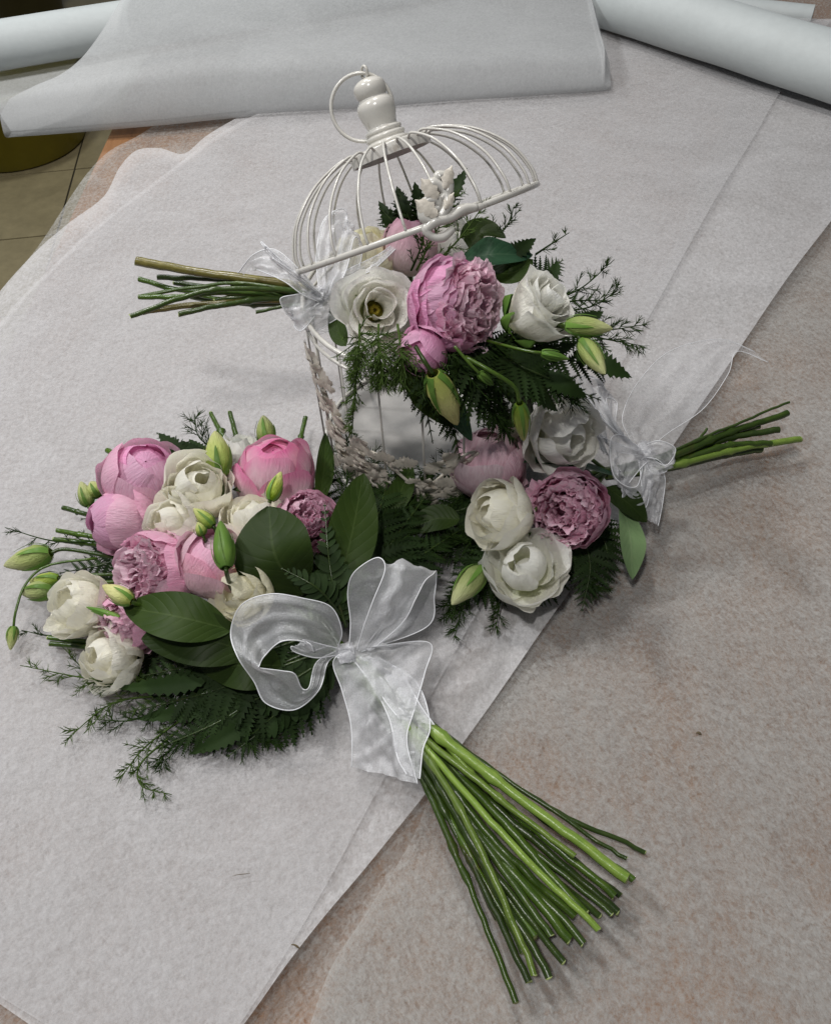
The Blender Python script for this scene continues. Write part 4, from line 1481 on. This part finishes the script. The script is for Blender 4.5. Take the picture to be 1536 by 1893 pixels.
ribbon(bow, 'ribbon_tail', [(590, 545, .202, 620, 545, .202), (560, 575, .200, 628, 570, .192), (575, 605, .185, 625, 600, .182), (590, 620, .178, 612, 614, .178)], 5, pucker=0.004)
ribbon(bow, 'ribbon_tail', [(590, 535, .205, 600, 550, .202), (640, 500, .212, 640, 520, .208), (700, 470, .215, 690, 498, .212), (740, 440, .222, 740, 452, .22)], 6, pucker=0.003)
ribbon(bow, 'ribbon_loop', [(585, 535, .205, 600, 548, .205), (530, 490, .232, 560, 515, .222), (485, 448, .245, 505, 478, .238), (500, 470, .238, 530, 500, .228), (580, 540, .208, 595, 545, .206)], 7, pucker=0.003)

# ------------------------------------------------------------------ bouquet at the right
Tc = P(1190, 850, 0.03)
Cq = empty('bouquet', (Tc[0], Tc[1], GZ))
tag(Cq, 'bouquet leaning on the birdcage foot, its stems over bare mottled paper', 'bouquet', 'bridal bouquets of peonies and white flowers')
S = P(1120, 870, 0.045)
peony_ball(Cq, P(902, 852, 0.075), D(-0.05, 0.75, 0.6), 72 * scale_at(P(902, 852, .075)), 51, 'dusty', 'dusty', 'dusty pink half shut peony', (4, 5, 5), S, 0.6)
frilled(Cq, P(1043, 806, 0.105), D(0.45, -0.35, 0.75), 76 * scale_at(P(1043, 800, .085)), 52, 'white', None, S, 0.6)
peony_ruffled(Cq, P(1050, 942, 0.075), D(-0.45, -0.15, 0.87), 76 * scale_at(P(1050, 942, .075)), 53, 'peony_pale', 'peony_mid', 'round pink peony with a crinkled heart', n_in=56, n_out=7, stalk=S, cup=104, spread=0.84)
frilled(Cq, P(920, 948, 0.085), D(-0.75, 0.15, 0.55), 68 * scale_at(P(920, 948, .085)), 54, 'ivory', None, S, 0.2)
frilled(Cq, P(972, 1043, 0.065), D(-0.15, 0.45, 0.85), 82 * scale_at(P(972, 1043, .065)), 55, 'white', 'cup shaped white lisianthus', S, 0.9)
bud(Cq, P(890, 1050, 0.055), P(835, 1118, 0.05), 46, 56, 'bud', [P(905, 1030, .055), P(960, 990, .05)])
leaf(Cq, [P(1140, 880, 0.05), P(1050, 858, 0.075), P(945, 852, 0.085)], 40, D(0.1, 0.9, 0.5), 61, 'leaf_blue')
leaf(Cq, [P(1120, 900, 0.05), P(1160, 930, 0.05), P(1195, 965, 0.04)], 60, D(0.4, 0.3, 1), 62, 'leaf')
leaf(Cq, [P(1152, 935, 0.045), P(1165, 1000, 0.045), P(1168, 1072, 0.025)], 62, D(0.5, 0.1, 1), 63, 'leaf_pale', label='drooping leaf showing its pale underside')
leaf(Cq, [P(1100, 880, 0.05), P(1075, 880, 0.07), P(1020, 880, 0.08)], 50, D(0.1, 0.5, 1), 64, 'leaf')
leaf(Cq, [P(700, 960, .06), P(740, 910, .07), P(760, 850, .07)], 44, D(0.1, 0.2, 1), 66, 'leaf')
leaf(Cq, [P(850, 960, .06), P(800, 960, .06), P(740, 990, .05)], 50, D(0.1, 0.4, 1), 67, 'leaf')
leaf(Cq, [P(740, 1010, .04), P(772, 930, .05), P(802, 858, .05)], 34, D(0.2, 0.3, 1), 65, 'leaf')
for i, (pix, L_, n_) in enumerate([
        ([(1060, 960, .05), (1090, 1040, .04), (1075, 1130, .026)], 90, 13),
        ([(1090, 950, .05), (1120, 1010, .04), (1120, 1080, .03)], 80, 12),
        ([(1000, 980, .05), (1010, 1060, .035), (1000, 1120, .027)], 90, 12),
        ([(960, 980, .05), (920, 1060, .035), (870, 1110, .027)], 100, 13),
        ([(960, 940, .05), (880, 990, .04), (800, 1040, .027)], 110, 14),
        ([(950, 920, .05), (860, 940, .045), (770, 970, .03)], 110, 14),
        ([(950, 900, .05), (870, 880, .05), (800, 880, .045)], 100, 13),
        ([(1000, 850, .05), (950, 790, .06), (905, 750, .065)], 90, 13),
        ([(1050, 840, .05), (1040, 770, .06), (1035, 715, .06)], 70, 11),
        ([(960, 990, .045), (880, 1070, .035), (830, 1130, .027)], 90, 12)]):
    fern(Cq, pix, L_, n_, D(0.0, 0.35, 0.93), 400 + i, 0)
for i, (pix, nb, bl, nl) in enumerate([
        ([(960, 950, .05), (860, 1000, .045), (760, 1020, .035)], 32, 80, 24),
        ([(950, 920, .05), (850, 920, .05), (740, 940, .04)], 32, 80, 24),
        ([(940, 900, .055), (840, 870, .06), (740, 880, .05)], 30, 80, 24),
        ([(960, 980, .045), (880, 1060, .035), (820, 1140, .026)], 50, 70, 24),
        ([(960, 1000, .045), (930, 1090, .03), (915, 1165, .026)], 18, 40, 20),
        ([(900, 1030, .04), (860, 1110, .03), (838, 1185, .026)], 16, 40, 20),
        ([(1060, 980, .04), (1080, 1060, .03), (1110, 1090, .026)], 30, 60, 20),
        ([(980, 860, .06), (930, 790, .07), (900, 730, .07)], 40, 70, 22)]):
    feather(Cq, pix, nb, bl, nl, 450 + i)
for i, (pix, r_, mt) in enumerate([
        ([(1120, 870, .05), (1240, 835, .045), (1340, 795, .045), (1463, 745, .045)], 3.2, 'stem_dark'),
        ([(1120, 872, .045), (1240, 845, .042), (1350, 800, .040), (1456, 766, .040)], 7.5, 'stem'),
        ([(1120, 872, .04), (1240, 850, .034), (1340, 815, .034), (1430, 802, .034)], 7, 'stem_dark'),
        ([(1120, 875, .04), (1240, 855, .036), (1340, 820, .040), (1425, 816, .036)], 6.5, 'stem'),
        ([(1120, 878, .04), (1240, 862, .036), (1360, 833, .034), (1480, 814, .032)], 7.5, 'stem_light'),
        ([(1120, 880, .035), (1240, 866, .027), (1340, 845, .025), (1405, 836, .024)], 8, 'stem_dark'),
        ([(1120, 878, .035), (1240, 858, .030), (1330, 830, .028), (1390, 822, .028)], 8, 'stem_dark'),
        ([(1120, 870, .045), (1240, 850, .040), (1280, 828, .042), (1310, 797, .044)], 3, 'stem_dark'),
        ([(1120, 870, .04), (1240, 848, .036), (1310, 815, .034), (1400, 790, .034)], 7, 'stem')]):
    cut_stem(Cq, pix, r_, mt, 480 + i)
bow = empty('ribbon_bow', P(1185, 850, .05), Cq)
bow['label'] = 'white organza bow'
knot(bow, 1190, 835, .062, 26, 2)
ribbon(bow, 'ribbon_tail', [(1165, 815, .065, 1205, 825, .062), (1150, 770, .075, 1235, 800, .06), (1180, 705, .078, 1300, 755, .055), (1240, 648, .07, 1345, 692, .05), (1330, 627, .055, 1362, 650, .045), (1395, 650, .04, 1420, 670, .035)], 12, pucker=0.003, mat='organza_thin', er=0.0003)
ribbon(bow, 'ribbon_loop', [(1185, 830, .066, 1200, 850, .06), (1150, 805, .08, 1180, 870, .06), (1128, 815, .082, 1150, 915, .052), (1135, 880, .066, 1170, 940, .042), (1175, 900, .058, 1195, 935, .044), (1190, 850, .06, 1205, 860, .055)], 13, pucker=0.004)
ribbon(bow, 'ribbon_loop', [(1195, 820, .068, 1190, 845, .064), (1220, 815, .075, 1215, 850, .064), (1248, 830, .07, 1232, 870, .055), (1230, 860, .06, 1205, 875, .055), (1195, 840, .062, 1190, 850, .06)], 14, pucker=0.005)
ribbon(bow, 'ribbon_tail', [(1180, 850, .062, 1210, 850, .06), (1185, 890, .056, 1228, 880, .048), (1190, 930, .044, 1225, 925, .038), (1195, 960, .034, 1216, 972, .028)], 15, pucker=0.005)
ribbon(bow, 'ribbon_loop', [(1180, 830, .066, 1190, 842, .062), (1120, 780, .085, 1150, 810, .074), (1070, 705, .098, 1120, 740, .088), (1100, 700, .095, 1140, 745, .082), (1120, 760, .082, 1140, 790, .074), (1170, 830, .066, 1185, 840, .064)], 16, pucker=0.006)
ribbon(bow, 'ribbon_loop', [(1180, 835, .066, 1190, 842, .062), (1105, 800, .085, 1130, 830, .074), (1085, 735, .095, 1115, 790, .084), (1060, 710, .095, 1080, 760, .088), (1110, 830, .08, 1125, 845, .072)], 17, pucker=0.006)

# ------------------------------------------------------------------ big bouquet in front
Ta = P(640, 1215, 0.03)
A = empty('bouquet', (Ta[0], Ta[1], GZ))
tag(A, 'largest bouquet with many pink peonies and a wide organza bow above fanned green stems', 'bouquet', 'bridal bouquets of peonies and white flowers')
S = P(600, 1190, 0.04)


def at(x, y, z, r):
    p = P(x, y, z)
    return p, r * scale_at(p)


p, R = at(266, 886, 0.080, 80)
peony_ball(A, p, D(0.30, 0.55, 0.72), R, 71, 'peony_pale', 'peony', 'big smooth pink globe peony', (4, 4, 5), S, 0.2)
p, R = at(222, 965, 0.070, 68)
peony_ball(A, p, D(-0.72, 0.05, 0.45), R, 72, 'peony_pale', 'peony', None, (4, 4, 4), S, 0.5)
p, R = at(368, 900, 0.100, 70)
frilled(A, p, D(0.30, 0.55, 0.75), R, 73, 'ivory', None, S, 0.3)
p, R = at(316, 966, 0.098, 62)
frilled(A, p, D(-0.45, 0.25, 0.8), R, 74, 'ivory', None, S, 0.6)
p, R = at(508, 872, 0.080, 74)
peony_ball(A, p, D(0.05, 0.75, 0.62), R, 75, 'peony_hot', 'peony_hot', 'pale peony streaked with deep pink', (4, 4, 4), S)
p, R = at(466, 962, 0.092, 74)
frilled(A, p, D(-0.15, 0.80, 0.5), R, 76, 'ivory', None, S, 0.4)
p, R = at(288, 1060, 0.085, 84)
peony_ruffled(A, p, D(-0.50, 0.12, 0.85), R, 77, 'peony_pale', 'peony_mid', 'opened pink peony with ruffled heart', n_in=36, n_out=6, stalk=S, cup=118)
p, R = at(400, 1035, 0.095, 68)
peony_ball(A, p, D(0.25, 0.70, 0.62), R, 78, 'peony_blush', 'peony_pale', 'tall blush peony with overlapping petals', (3, 4, 4), S)
p, R = at(570, 962, 0.092, 60)
peony_ruffled(A, p, D(0.15, 0.4, 0.9), R, 79, 'peony_pale', 'peony_pale', None, n_in=24, n_out=6, stalk=S)
p, R = at(443, 1097, 0.095, 62)
frilled(A, p, D(-0.55, 0.10, 0.75), R, 80, 'cream', None, S, 0.4)
p, R = at(138, 1115, 0.062, 66)
frilled(A, p, D(-0.50, 0.40, 0.72), R, 81, 'ivory', None, S, 0.4)
p, R = at(198, 1213, 0.048, 66)
frilled(A, p, D(-0.55, 0.20, 0.75), R, 82, 'ivory', None, S, 0.6)
p, R = at(240, 1150, 0.058, 62)
peony_ruffled(A, p, D(-0.45, -0.35, 0.8), R, 83, 'peony_pale', 'peony_mid', None, n_in=26, n_out=6, stalk=S)
p, R = at(445, 832, 0.055, 46)
frilled(A, p, D(0.1, 0.8, 0.5), R, 84, 'white', None, S, 0.3)
p, R = at(640, 930, 0.06, 40)
# buds
for i, (b_, t_, w_, mt, st) in enumerate([
        ((408, 880, .095), (398, 797, .11), 50, 'bud', [(412, 905, .09), (420, 980, .07)]),
        ((495, 820, .075), (487, 768, .085), 36, 'bud', [(497, 830, .07), (490, 900, .06)]),
        ((165, 935, .06), (150, 890, .07), 28, 'bud', [(175, 945, .06), (260, 980, .05)]),
        ((185, 918, .062), (168, 890, .07), 34, 'bud', [(195, 935, .06), (260, 980, .05)]),
        ((95, 1022, .055), (8, 1046, .05), 46, 'bud', [(130, 1016, .055), (260, 1040, .05)]),
        ((100, 1090, .045), (38, 1095, .042), 40, 'bud', [(120, 1085, .045), (260, 1070, .045)]),
        ((110, 1070, .05), (55, 1075, .045), 28, 'bud', [(130, 1065, .045), (260, 1060, .045)]),
        ((26, 1158, .035), (20, 1202, .028), 20, 'bud', [(30, 1130, .042), (48, 1080, .05), (90, 1045, .055), (180, 1032, .055)]),
        ((418, 1050, .13), (408, 963, .135), 40, 'sepal', [(420, 1062, .125), (428, 1090, .09)]),
        ((500, 925, .11), (520, 872, .12), 28, 'bud', [(494, 940, .10), (480, 980, .08)]),
        ((395, 972, .12), (358, 940, .125), 26, 'bud', [(400, 982, .115), (410, 1010, .09)]),
        ((375, 990, .12), (366, 965, .125), 20, 'bud', [(380, 1000, .115), (390, 1030, .09)]),
        ((245, 1112, .10), (190, 1082, .105), 34, 'bud_cream', [(258, 1118, .095), (330, 1130, .07)]),
        ((222, 1142, .075), (160, 1122, .075), 14, 'sepal', [(240, 1148, .07), (330, 1160, .06)])]):
    bud(A, P(*b_), P(*t_), w_, 600 + i, mt, [P(*q) for q in st])
# broad leaves
leaf(A, [P(560, 1100, .08), P(510, 1030, .115), P(497, 936, .125)], 150, D(-0.1, -0.1, 1), 91, 'leaf', fold=0.16, peak=0.55, label='broad glossy leaf curling up over the white flowers')
leaf(A, [P(622, 1100, .08), P(650, 990, .10), P(672, 875, .105)], 92, D(0.25, 0.1, 1), 93, 'leaf', fold=0.15, peak=0.5, label='tall broad leaf standing beside the peony')
leaf(A, [P(430, 1165, .085), P(330, 1140, .10), P(228, 1122, .09)], 92, D(-0.05, 0.45, 1), 94, 'leaf', fold=0.12, peak=0.5)
leaf(A, [P(470, 1210, .07), P(370, 1180, .085), P(262, 1180, .075)], 100, D(-0.1, 0.2, 1), 95, 'leaf', fold=0.12, peak=0.5, label='broad veined leaf over the lower flowers')
leaf(A, [P(520, 1230, .06), P(450, 1230, .07), P(370, 1235, .055)], 90, D(-0.1, 0.2, 1), 97, 'leaf', fold=0.1)
leaf(A, [P(560, 950, .07), P(500, 905, .085), P(430, 905, .085)], 40, D(0.1, 0.6, 0.8), 99, 'leaf')
leaf(A, [P(590, 930, .07), P(600, 860, .075), P(602, 800, .075)], 36, D(0.5, 0.2, 0.9), 991, 'leaf')
for i, (a_, b_, w_) in enumerate([((345, 860, .07), (294, 800, .08), 40), ((370, 850, .07), (335, 815, .08), 28), ((385, 850, .07), (350, 812, .08), 26), ((420, 1300, .04), (250, 1330, .03), 34), ((470, 1330, .035), (350, 1395, .027), 34), ((380, 1260, .055), (215, 1272, .04), 34)]):
    m_ = tuple((np.array(a_) + np.array(b_)) / 2 + np.array([4, 2, 0.004]))
    leaf(A, [P(*a_), P(*m_), P(*b_)], w_, D(0.15 * (-1) ** i, 0.3, 0.95), 1250 + i, 'fern', 'toothed_leaf', fold=0.2, pw=0.9, serr=0.5, peak=0.38)
# ferns (rows of leaflets low at the front, dark fronds behind)
for i, (pix, L_, n_, kd) in enumerate([
        ([(610, 1200, .06), (470, 1250, .055), (330, 1300, .04)], 66, 16, 1),
        ([(610, 1215, .055), (500, 1280, .05), (360, 1340, .032)], 70, 16, 1),
        ([(600, 1225, .05), (520, 1310, .04), (440, 1380, .026)], 70, 15, 1),
        ([(590, 1200, .06), (420, 1220, .06), (260, 1250, .045)], 74, 17, 1),
        ([(620, 1220, .045), (540, 1290, .035), (480, 1370, .026)], 70, 15, 1),
        ([(560, 1210, .06), (400, 1275, .05), (225, 1320, .032)], 130, 19, 0),
        ([(560, 1220, .055), (430, 1320, .042), (290, 1385, .028)], 130, 19, 0),
        ([(520, 1220, .055), (380, 1240, .048), (205, 1275, .034)], 110, 17, 0),
        ([(600, 1230, .05), (520, 1320, .035), (420, 1400, .026)], 110, 16, 0),
        ([(560, 1180, .065), (440, 1220, .06), (300, 1260, .045)], 100, 16, 0),
        ([(640, 1160, .07), (612, 1060, .10), (600, 930, .115)], 62, 17, 1),
        ([(640, 1160, .065), (650, 1080, .085), (690, 1000, .08)], 62, 14, 1),
        ([(640, 1150, .07), (590, 1090, .10), (520, 1050, .11)], 52, 13, 1),
        ([(640, 1140, .05), (700, 1030, .055), (740, 920, .05)], 100, 16, 0),
        ([(640, 1120, .05), (680, 960, .06), (690, 830, .055)], 100, 17, 0),
        ([(640, 1140, .05), (740, 1050, .045), (800, 960, .035)], 90, 15, 0),
        ([(400, 900, .05), (340, 840, .06), (290, 800, .065)], 60, 10, 0),
        ([(300, 1000, .04), (200, 1040, .035), (110, 1060, .03)], 80, 12, 0),
        ([(320, 1040, .04), (220, 1090, .035), (150, 1180, .03)], 90, 13, 0),
        ([(330, 960, .04), (230, 950, .04), (150, 960, .035)], 70, 11, 0),
        ([(350, 1150, .035), (260, 1220, .03), (180, 1260, .026)], 90, 13, 0),
        ([(640, 1140, .04), (600, 960, .045), (620, 820, .05)], 90, 15, 0),
        ([(650, 1130, .06), (720, 1010, .07), (800, 900, .06)], 120, 19, 0),
        ([(650, 1110, .06), (690, 980, .075), (730, 850, .065)], 120, 19, 0),
        ([(660, 1120, .055), (760, 1040, .058), (850, 980, .045)], 110, 18, 0)]):
    fern(A, pix, L_, n_, D(0.0, 0.35, 0.93), 700 + i, kd)
for i, (pix, nb, bl, nl, mt) in enumerate([
        ([(330, 1270, .04), (170, 1255, .035), (38, 1230, .032)], 14, 60, 22, 'feather_light'),
        ([(320, 1285, .04), (210, 1300, .033), (120, 1370, .026)], 15, 60, 22, 'feather_light'),
        ([(320, 1260, .04), (190, 1260, .034), (115, 1195, .034)], 11, 50, 20, 'feather_light'),
        ([(350, 1320, .035), (270, 1380, .028), (222, 1440, .026)], 14, 50, 20, 'feather_light'),
        ([(330, 1350, .03), (262, 1410, .027), (262, 1452, .026), (318, 1469, .026)], 12, 36, 17, 'feather_light'),
        ([(380, 1330, .03), (310, 1390, .026), (300, 1410, .026)], 12, 50, 22, 'feather'),
        ([(420, 1340, .03), (360, 1370, .026), (310, 1385, .026)], 12, 50, 22, 'feather'),
        ([(340, 1290, .035), (250, 1330, .03), (175, 1330, .026)], 14, 50, 24, 'feather'),
        ([(640, 1120, .05), (700, 980, .06), (740, 860, .055)], 34, 90, 26, 'feather'),
        ([(640, 1100, .05), (720, 980, .06), (790, 880, .05)], 34, 90, 26, 'feather'),
        ([(640, 1120, .05), (680, 950, .065), (690, 830, .06)], 34, 90, 26, 'feather'),
        ([(660, 1110, .045), (760, 1030, .045), (840, 960, .035)], 30, 80, 26, 'feather'),
        ([(620, 1000, .05), (640, 900, .06), (640, 810, .06)], 50, 80, 26, 'feather'),
        ([(200, 1000, .05), (100, 1000, .045), (10, 975, .04)], 8, 40, 16, 'feather'),
        ([(180, 1160, .035), (100, 1175, .03), (40, 1165, .028)], 6, 30, 14, 'feather'),
        ([(420, 840, .06), (370, 810, .07), (360, 765, .075)], 12, 50, 24, 'feather'),
        ([(430, 1350, .028), (470, 1370, .026), (520, 1370, .026)], 20, 50, 20, 'feather')]):
    feather(A, pix, nb, bl, nl, 750 + i, mt)
# stem stubs that stick out at the back of the bouquet
for i, (a_, b_) in enumerate([((440, 860, .05), (394, 762, .045)), ((450, 850, .05), (422, 762, .045)), ((540, 880, .05), (562, 770, .05)), ((250, 860, .05), (202, 832, .04)),
                              ((200, 960, .05), (115, 940, .045)), ((220, 1000, .05), (104, 980, .045)), ((220, 1010, .045), (100, 1000, .04)), ((200, 1190, .03), (92, 1180, .028)), ((210, 1200, .03), (95, 1190, .026))]):
    cut_stem(A, [a_, tuple((np.array(a_) + np.array(b_)) / 2), b_], 5.5, 'stem', 800 + i, 'stem_stub')
# the fan of cut stems
HB = 0.026
for i, (s_, m_, e_, r_, mt) in enumerate([
        ((812, 1345), (1000, 1480), (1195, 1572), 6.0, 'stem_dark'),
        ((815, 1350), (1010, 1495), (1172, 1604), 5.5, 'stem_dark'),
        ((808, 1350), (990, 1500), (1165, 1622), 9.0, 'stem'),
        ((800, 1352), (970, 1490), (1148, 1632), 13.0, 'stem_light'),
        ((796, 1356), (960, 1510), (1143, 1665), 10.0, 'stem'),
        ((790, 1365), (950, 1525), (1138, 1685), 10.0, 'stem_dark'),
        ((788, 1372), (940, 1535), (1122, 1702), 7.0, 'stem_dark'),
        ((786, 1380), (930, 1550), (1096, 1722), 9.5, 'stem_light'),
        ((782, 1365), (900, 1470), (1048, 1592), 8.0, 'stem_light'),
        ((800, 1350), (850, 1400), (826, 1400), 0, None),
        ((790, 1390), (900, 1550), (1024, 1702), 4.5, 'stem'),
        ((783, 1392), (920, 1580), (1062, 1758), 11.0, 'stem'),
        ((782, 1400), (900, 1600), (1020, 1795), 9.5, 'stem_dark'),
        ((800, 1410), (905, 1590), (1003, 1795), 9.5, 'stem_light'),
        ((780, 1415), (880, 1610), (983, 1822), 9.0, 'stem_dark'),
        ((776, 1430), (858, 1620), (952, 1838), 8.0, 'stem'),
        ((800, 1350), (880, 1440), (950, 1500), 8.0, 'stem_light'),
        ((790, 1400), (900, 1560), (1090, 1745), 9.5, 'stem_dark'),
        ((785, 1410), (890, 1580), (1040, 1765), 9.5, 'stem_dark'),
        ((792, 1375), (940, 1520), (1100, 1690), 10.0, 'stem'),
        ((798, 1362), (960, 1510), (1150, 1650), 9.0, 'stem_dark'),
        ((788, 1395), (920, 1560), (1060, 1700), 10.0, 'stem'),
        ((784, 1405), (890, 1560), (1000, 1720), 10.0, 'stem'),
        ((780, 1425), (860, 1570), (930, 1700), 7.0, 'stem_dark'),
        ((790, 1370), (910, 1500), (985, 1590), 9.0, 'stem'),
        ((795, 1385), (930, 1545), (1110, 1700), 9.0, 'stem_dark'),
        ((786, 1402), (905, 1575), (1030, 1740), 9.0, 'stem_dark'),
        ((782, 1420), (870, 1590), (965, 1770), 8.0, 'stem')]):
    if mt is None:
        continue
    rg = random.Random(900 + i)
    light = mt == 'stem_light'
    zb = 0.050 if light else rg.uniform(0.026, 0.044)
    ze = (0.034 if light else rg.uniform(0.014, 0.030))
    if i in (0, 1, 15):
        zb, ze = 0.036, 0.020
    back = (655 + (s_[0] - 790) * 0.6 + rg.uniform(-8, 8), 1230 + (s_[1] - 1390) * 0.35, 0.040)
    cut_stem(A, [back, (*s_, zb), (*m_, (zb + ze) / 2 + 0.002), (*e_, ze)], r_ * 0.84, mt, 900 + i)
for i in range(9):          # inside the bunch, from the tie up into the flowers
    rg = random.Random(950 + i)
    tube('bound_stem', [P(660, 1235, .04) + np.array([rg.uniform(-.012, .012), rg.uniform(-.01, .01), rg.uniform(-.008, .008)]), P(600 + rg.uniform(-30, 30), 1160 + rg.uniform(-30, 30), .045), P(480 + rg.uniform(-110, 120), 1070 + rg.uniform(-60, 60), .055)], 0.003, MT['stem'], A, 6, 12)
bow = empty('ribbon_bow', P(630, 1205, .055), A)
bow['label'] = 'wide white organza bow with satin edges'
knot(bow, 640, 1208, .066, 26, 3)
# upper loop: back layer, over the top, front layer
ribbon(bow, 'ribbon_loop', [(645, 1200, .066, 668, 1205, .066), (648, 1150, .078, 790, 1158, .058), (643, 1095, .095, 803, 1100, .070), (655, 1058, .110, 807, 1058, .085), (697, 1031, .122, 800, 1062, .094), (712, 1052, .120, 785, 1075, .096), (690, 1110, .108, 768, 1108, .092), (672, 1160, .092, 745, 1150, .082), (660, 1203, .072, 690, 1200, .070)], 21, n=100, pucker=0.0035, freq=1.2)
# left loop
ribbon(bow, 'ribbon_loop', [(625, 1195, .068, 632, 1206, .064), (632, 1165, .082, 610, 1195, .070), (612, 1122, .098, 578, 1202, .078), (560, 1106, .108, 560, 1186, .090), (500, 1098, .112, 520, 1186, .094), (447, 1118, .105, 490, 1212, .084), (427, 1168, 0.088, 480, 1230, 0.094), (440, 1215, 0.086, 482, 1235, 0.092), (470, 1260, 0.068, 520, 1240, 0.086), (492, 1300, 0.058, 545, 1246, 0.082), (545, 1312, 0.056, 558, 1272, 0.068), (590, 1275, 0.062, 572, 1270, 0.068), (606, 1225, .058, 585, 1225, .060), (630, 1207, .064, 622, 1203, .064)], 22, n=120, pucker=0.0025)
ribbon(bow, 'ribbon_loop', [(628, 1210, .066, 632, 1200, .068), (585, 1216, .074, 590, 1190, .080), (545, 1205, .082, 560, 1182, .088), (540, 1195, .086, 575, 1192, .086), (565, 1206, .078, 580, 1205, .080)], 23, pucker=0.0015)
# wide tail falling to the stems
ribbon(bow, 'ribbon_tail', [(640, 1200, .070, 690, 1195, .072), (616, 1225, .066, 793, 1188, .064), (632, 1275, .058, 785, 1245, .060), (648, 1335, .050, 765, 1315, .058), (651, 1385, .042, 752, 1370, .058), (650, 1418, .034, 772, 1449, .052)], 24, n=80, pucker=0.004, freq=2.0)
ribbon(bow, 'ribbon_tail', [(650, 1215, .066, 700, 1215, .064), (690, 1270, .058, 770, 1262, .058), (720, 1330, .055, 795, 1338, .056), (735, 1400, .054, 782, 1385, .058), (752, 1432, .052, 776, 1440, .055)], 25, n=60, pucker=0.004)
ribbon(bow, 'ribbon_tail', [(690, 1260, .060, 740, 1235, .060), (715, 1300, .057, 775, 1300, .058), (740, 1330, .056, 803, 1340, .056)], 26, n=40, pucker=0.003)

# ------------------------------------------------------------------ bits of plant on the paper
for (x, y, l, w, ang, lab) in ((1291, 1357, 5, 4, 0.3, 'small dark speck of plant on the bare mottled paper'), (547, 1750, 9, 3, 0.5, 'tiny curled plant scrap near the edge of the white paper'), (446, 1617, 17, 1.0, -0.2, 'hair thin dry fibre on the white paper')):
    c_ = P(x, y, 0.024 if x < 1000 else 0.016)
    s_ = scale_at(c_)
    d_ = nrm(RT * math.cos(ang) - UP * math.sin(ang))
    d_[2] = 0
    d_ = nrm(d_)
    n_ = np.array([-d_[1], d_[0], 0])
    q = tube('plant_scrap', [c_ - d_ * l * s_, c_ - d_ * l * 0.3 * s_ + n_ * w * 0.5 * s_ + ez * 0.0006, c_ + d_ * l * 0.4 * s_ + n_ * w * 0.3 * s_, c_ + d_ * l * s_ - n_ * w * 0.2 * s_], [w * 0.3 * s_, w * 0.6 * s_, w * 0.7 * s_, w * 0.2 * s_], MT['speck'], None, 6, 12)
    tag(q, lab, 'plant scrap')
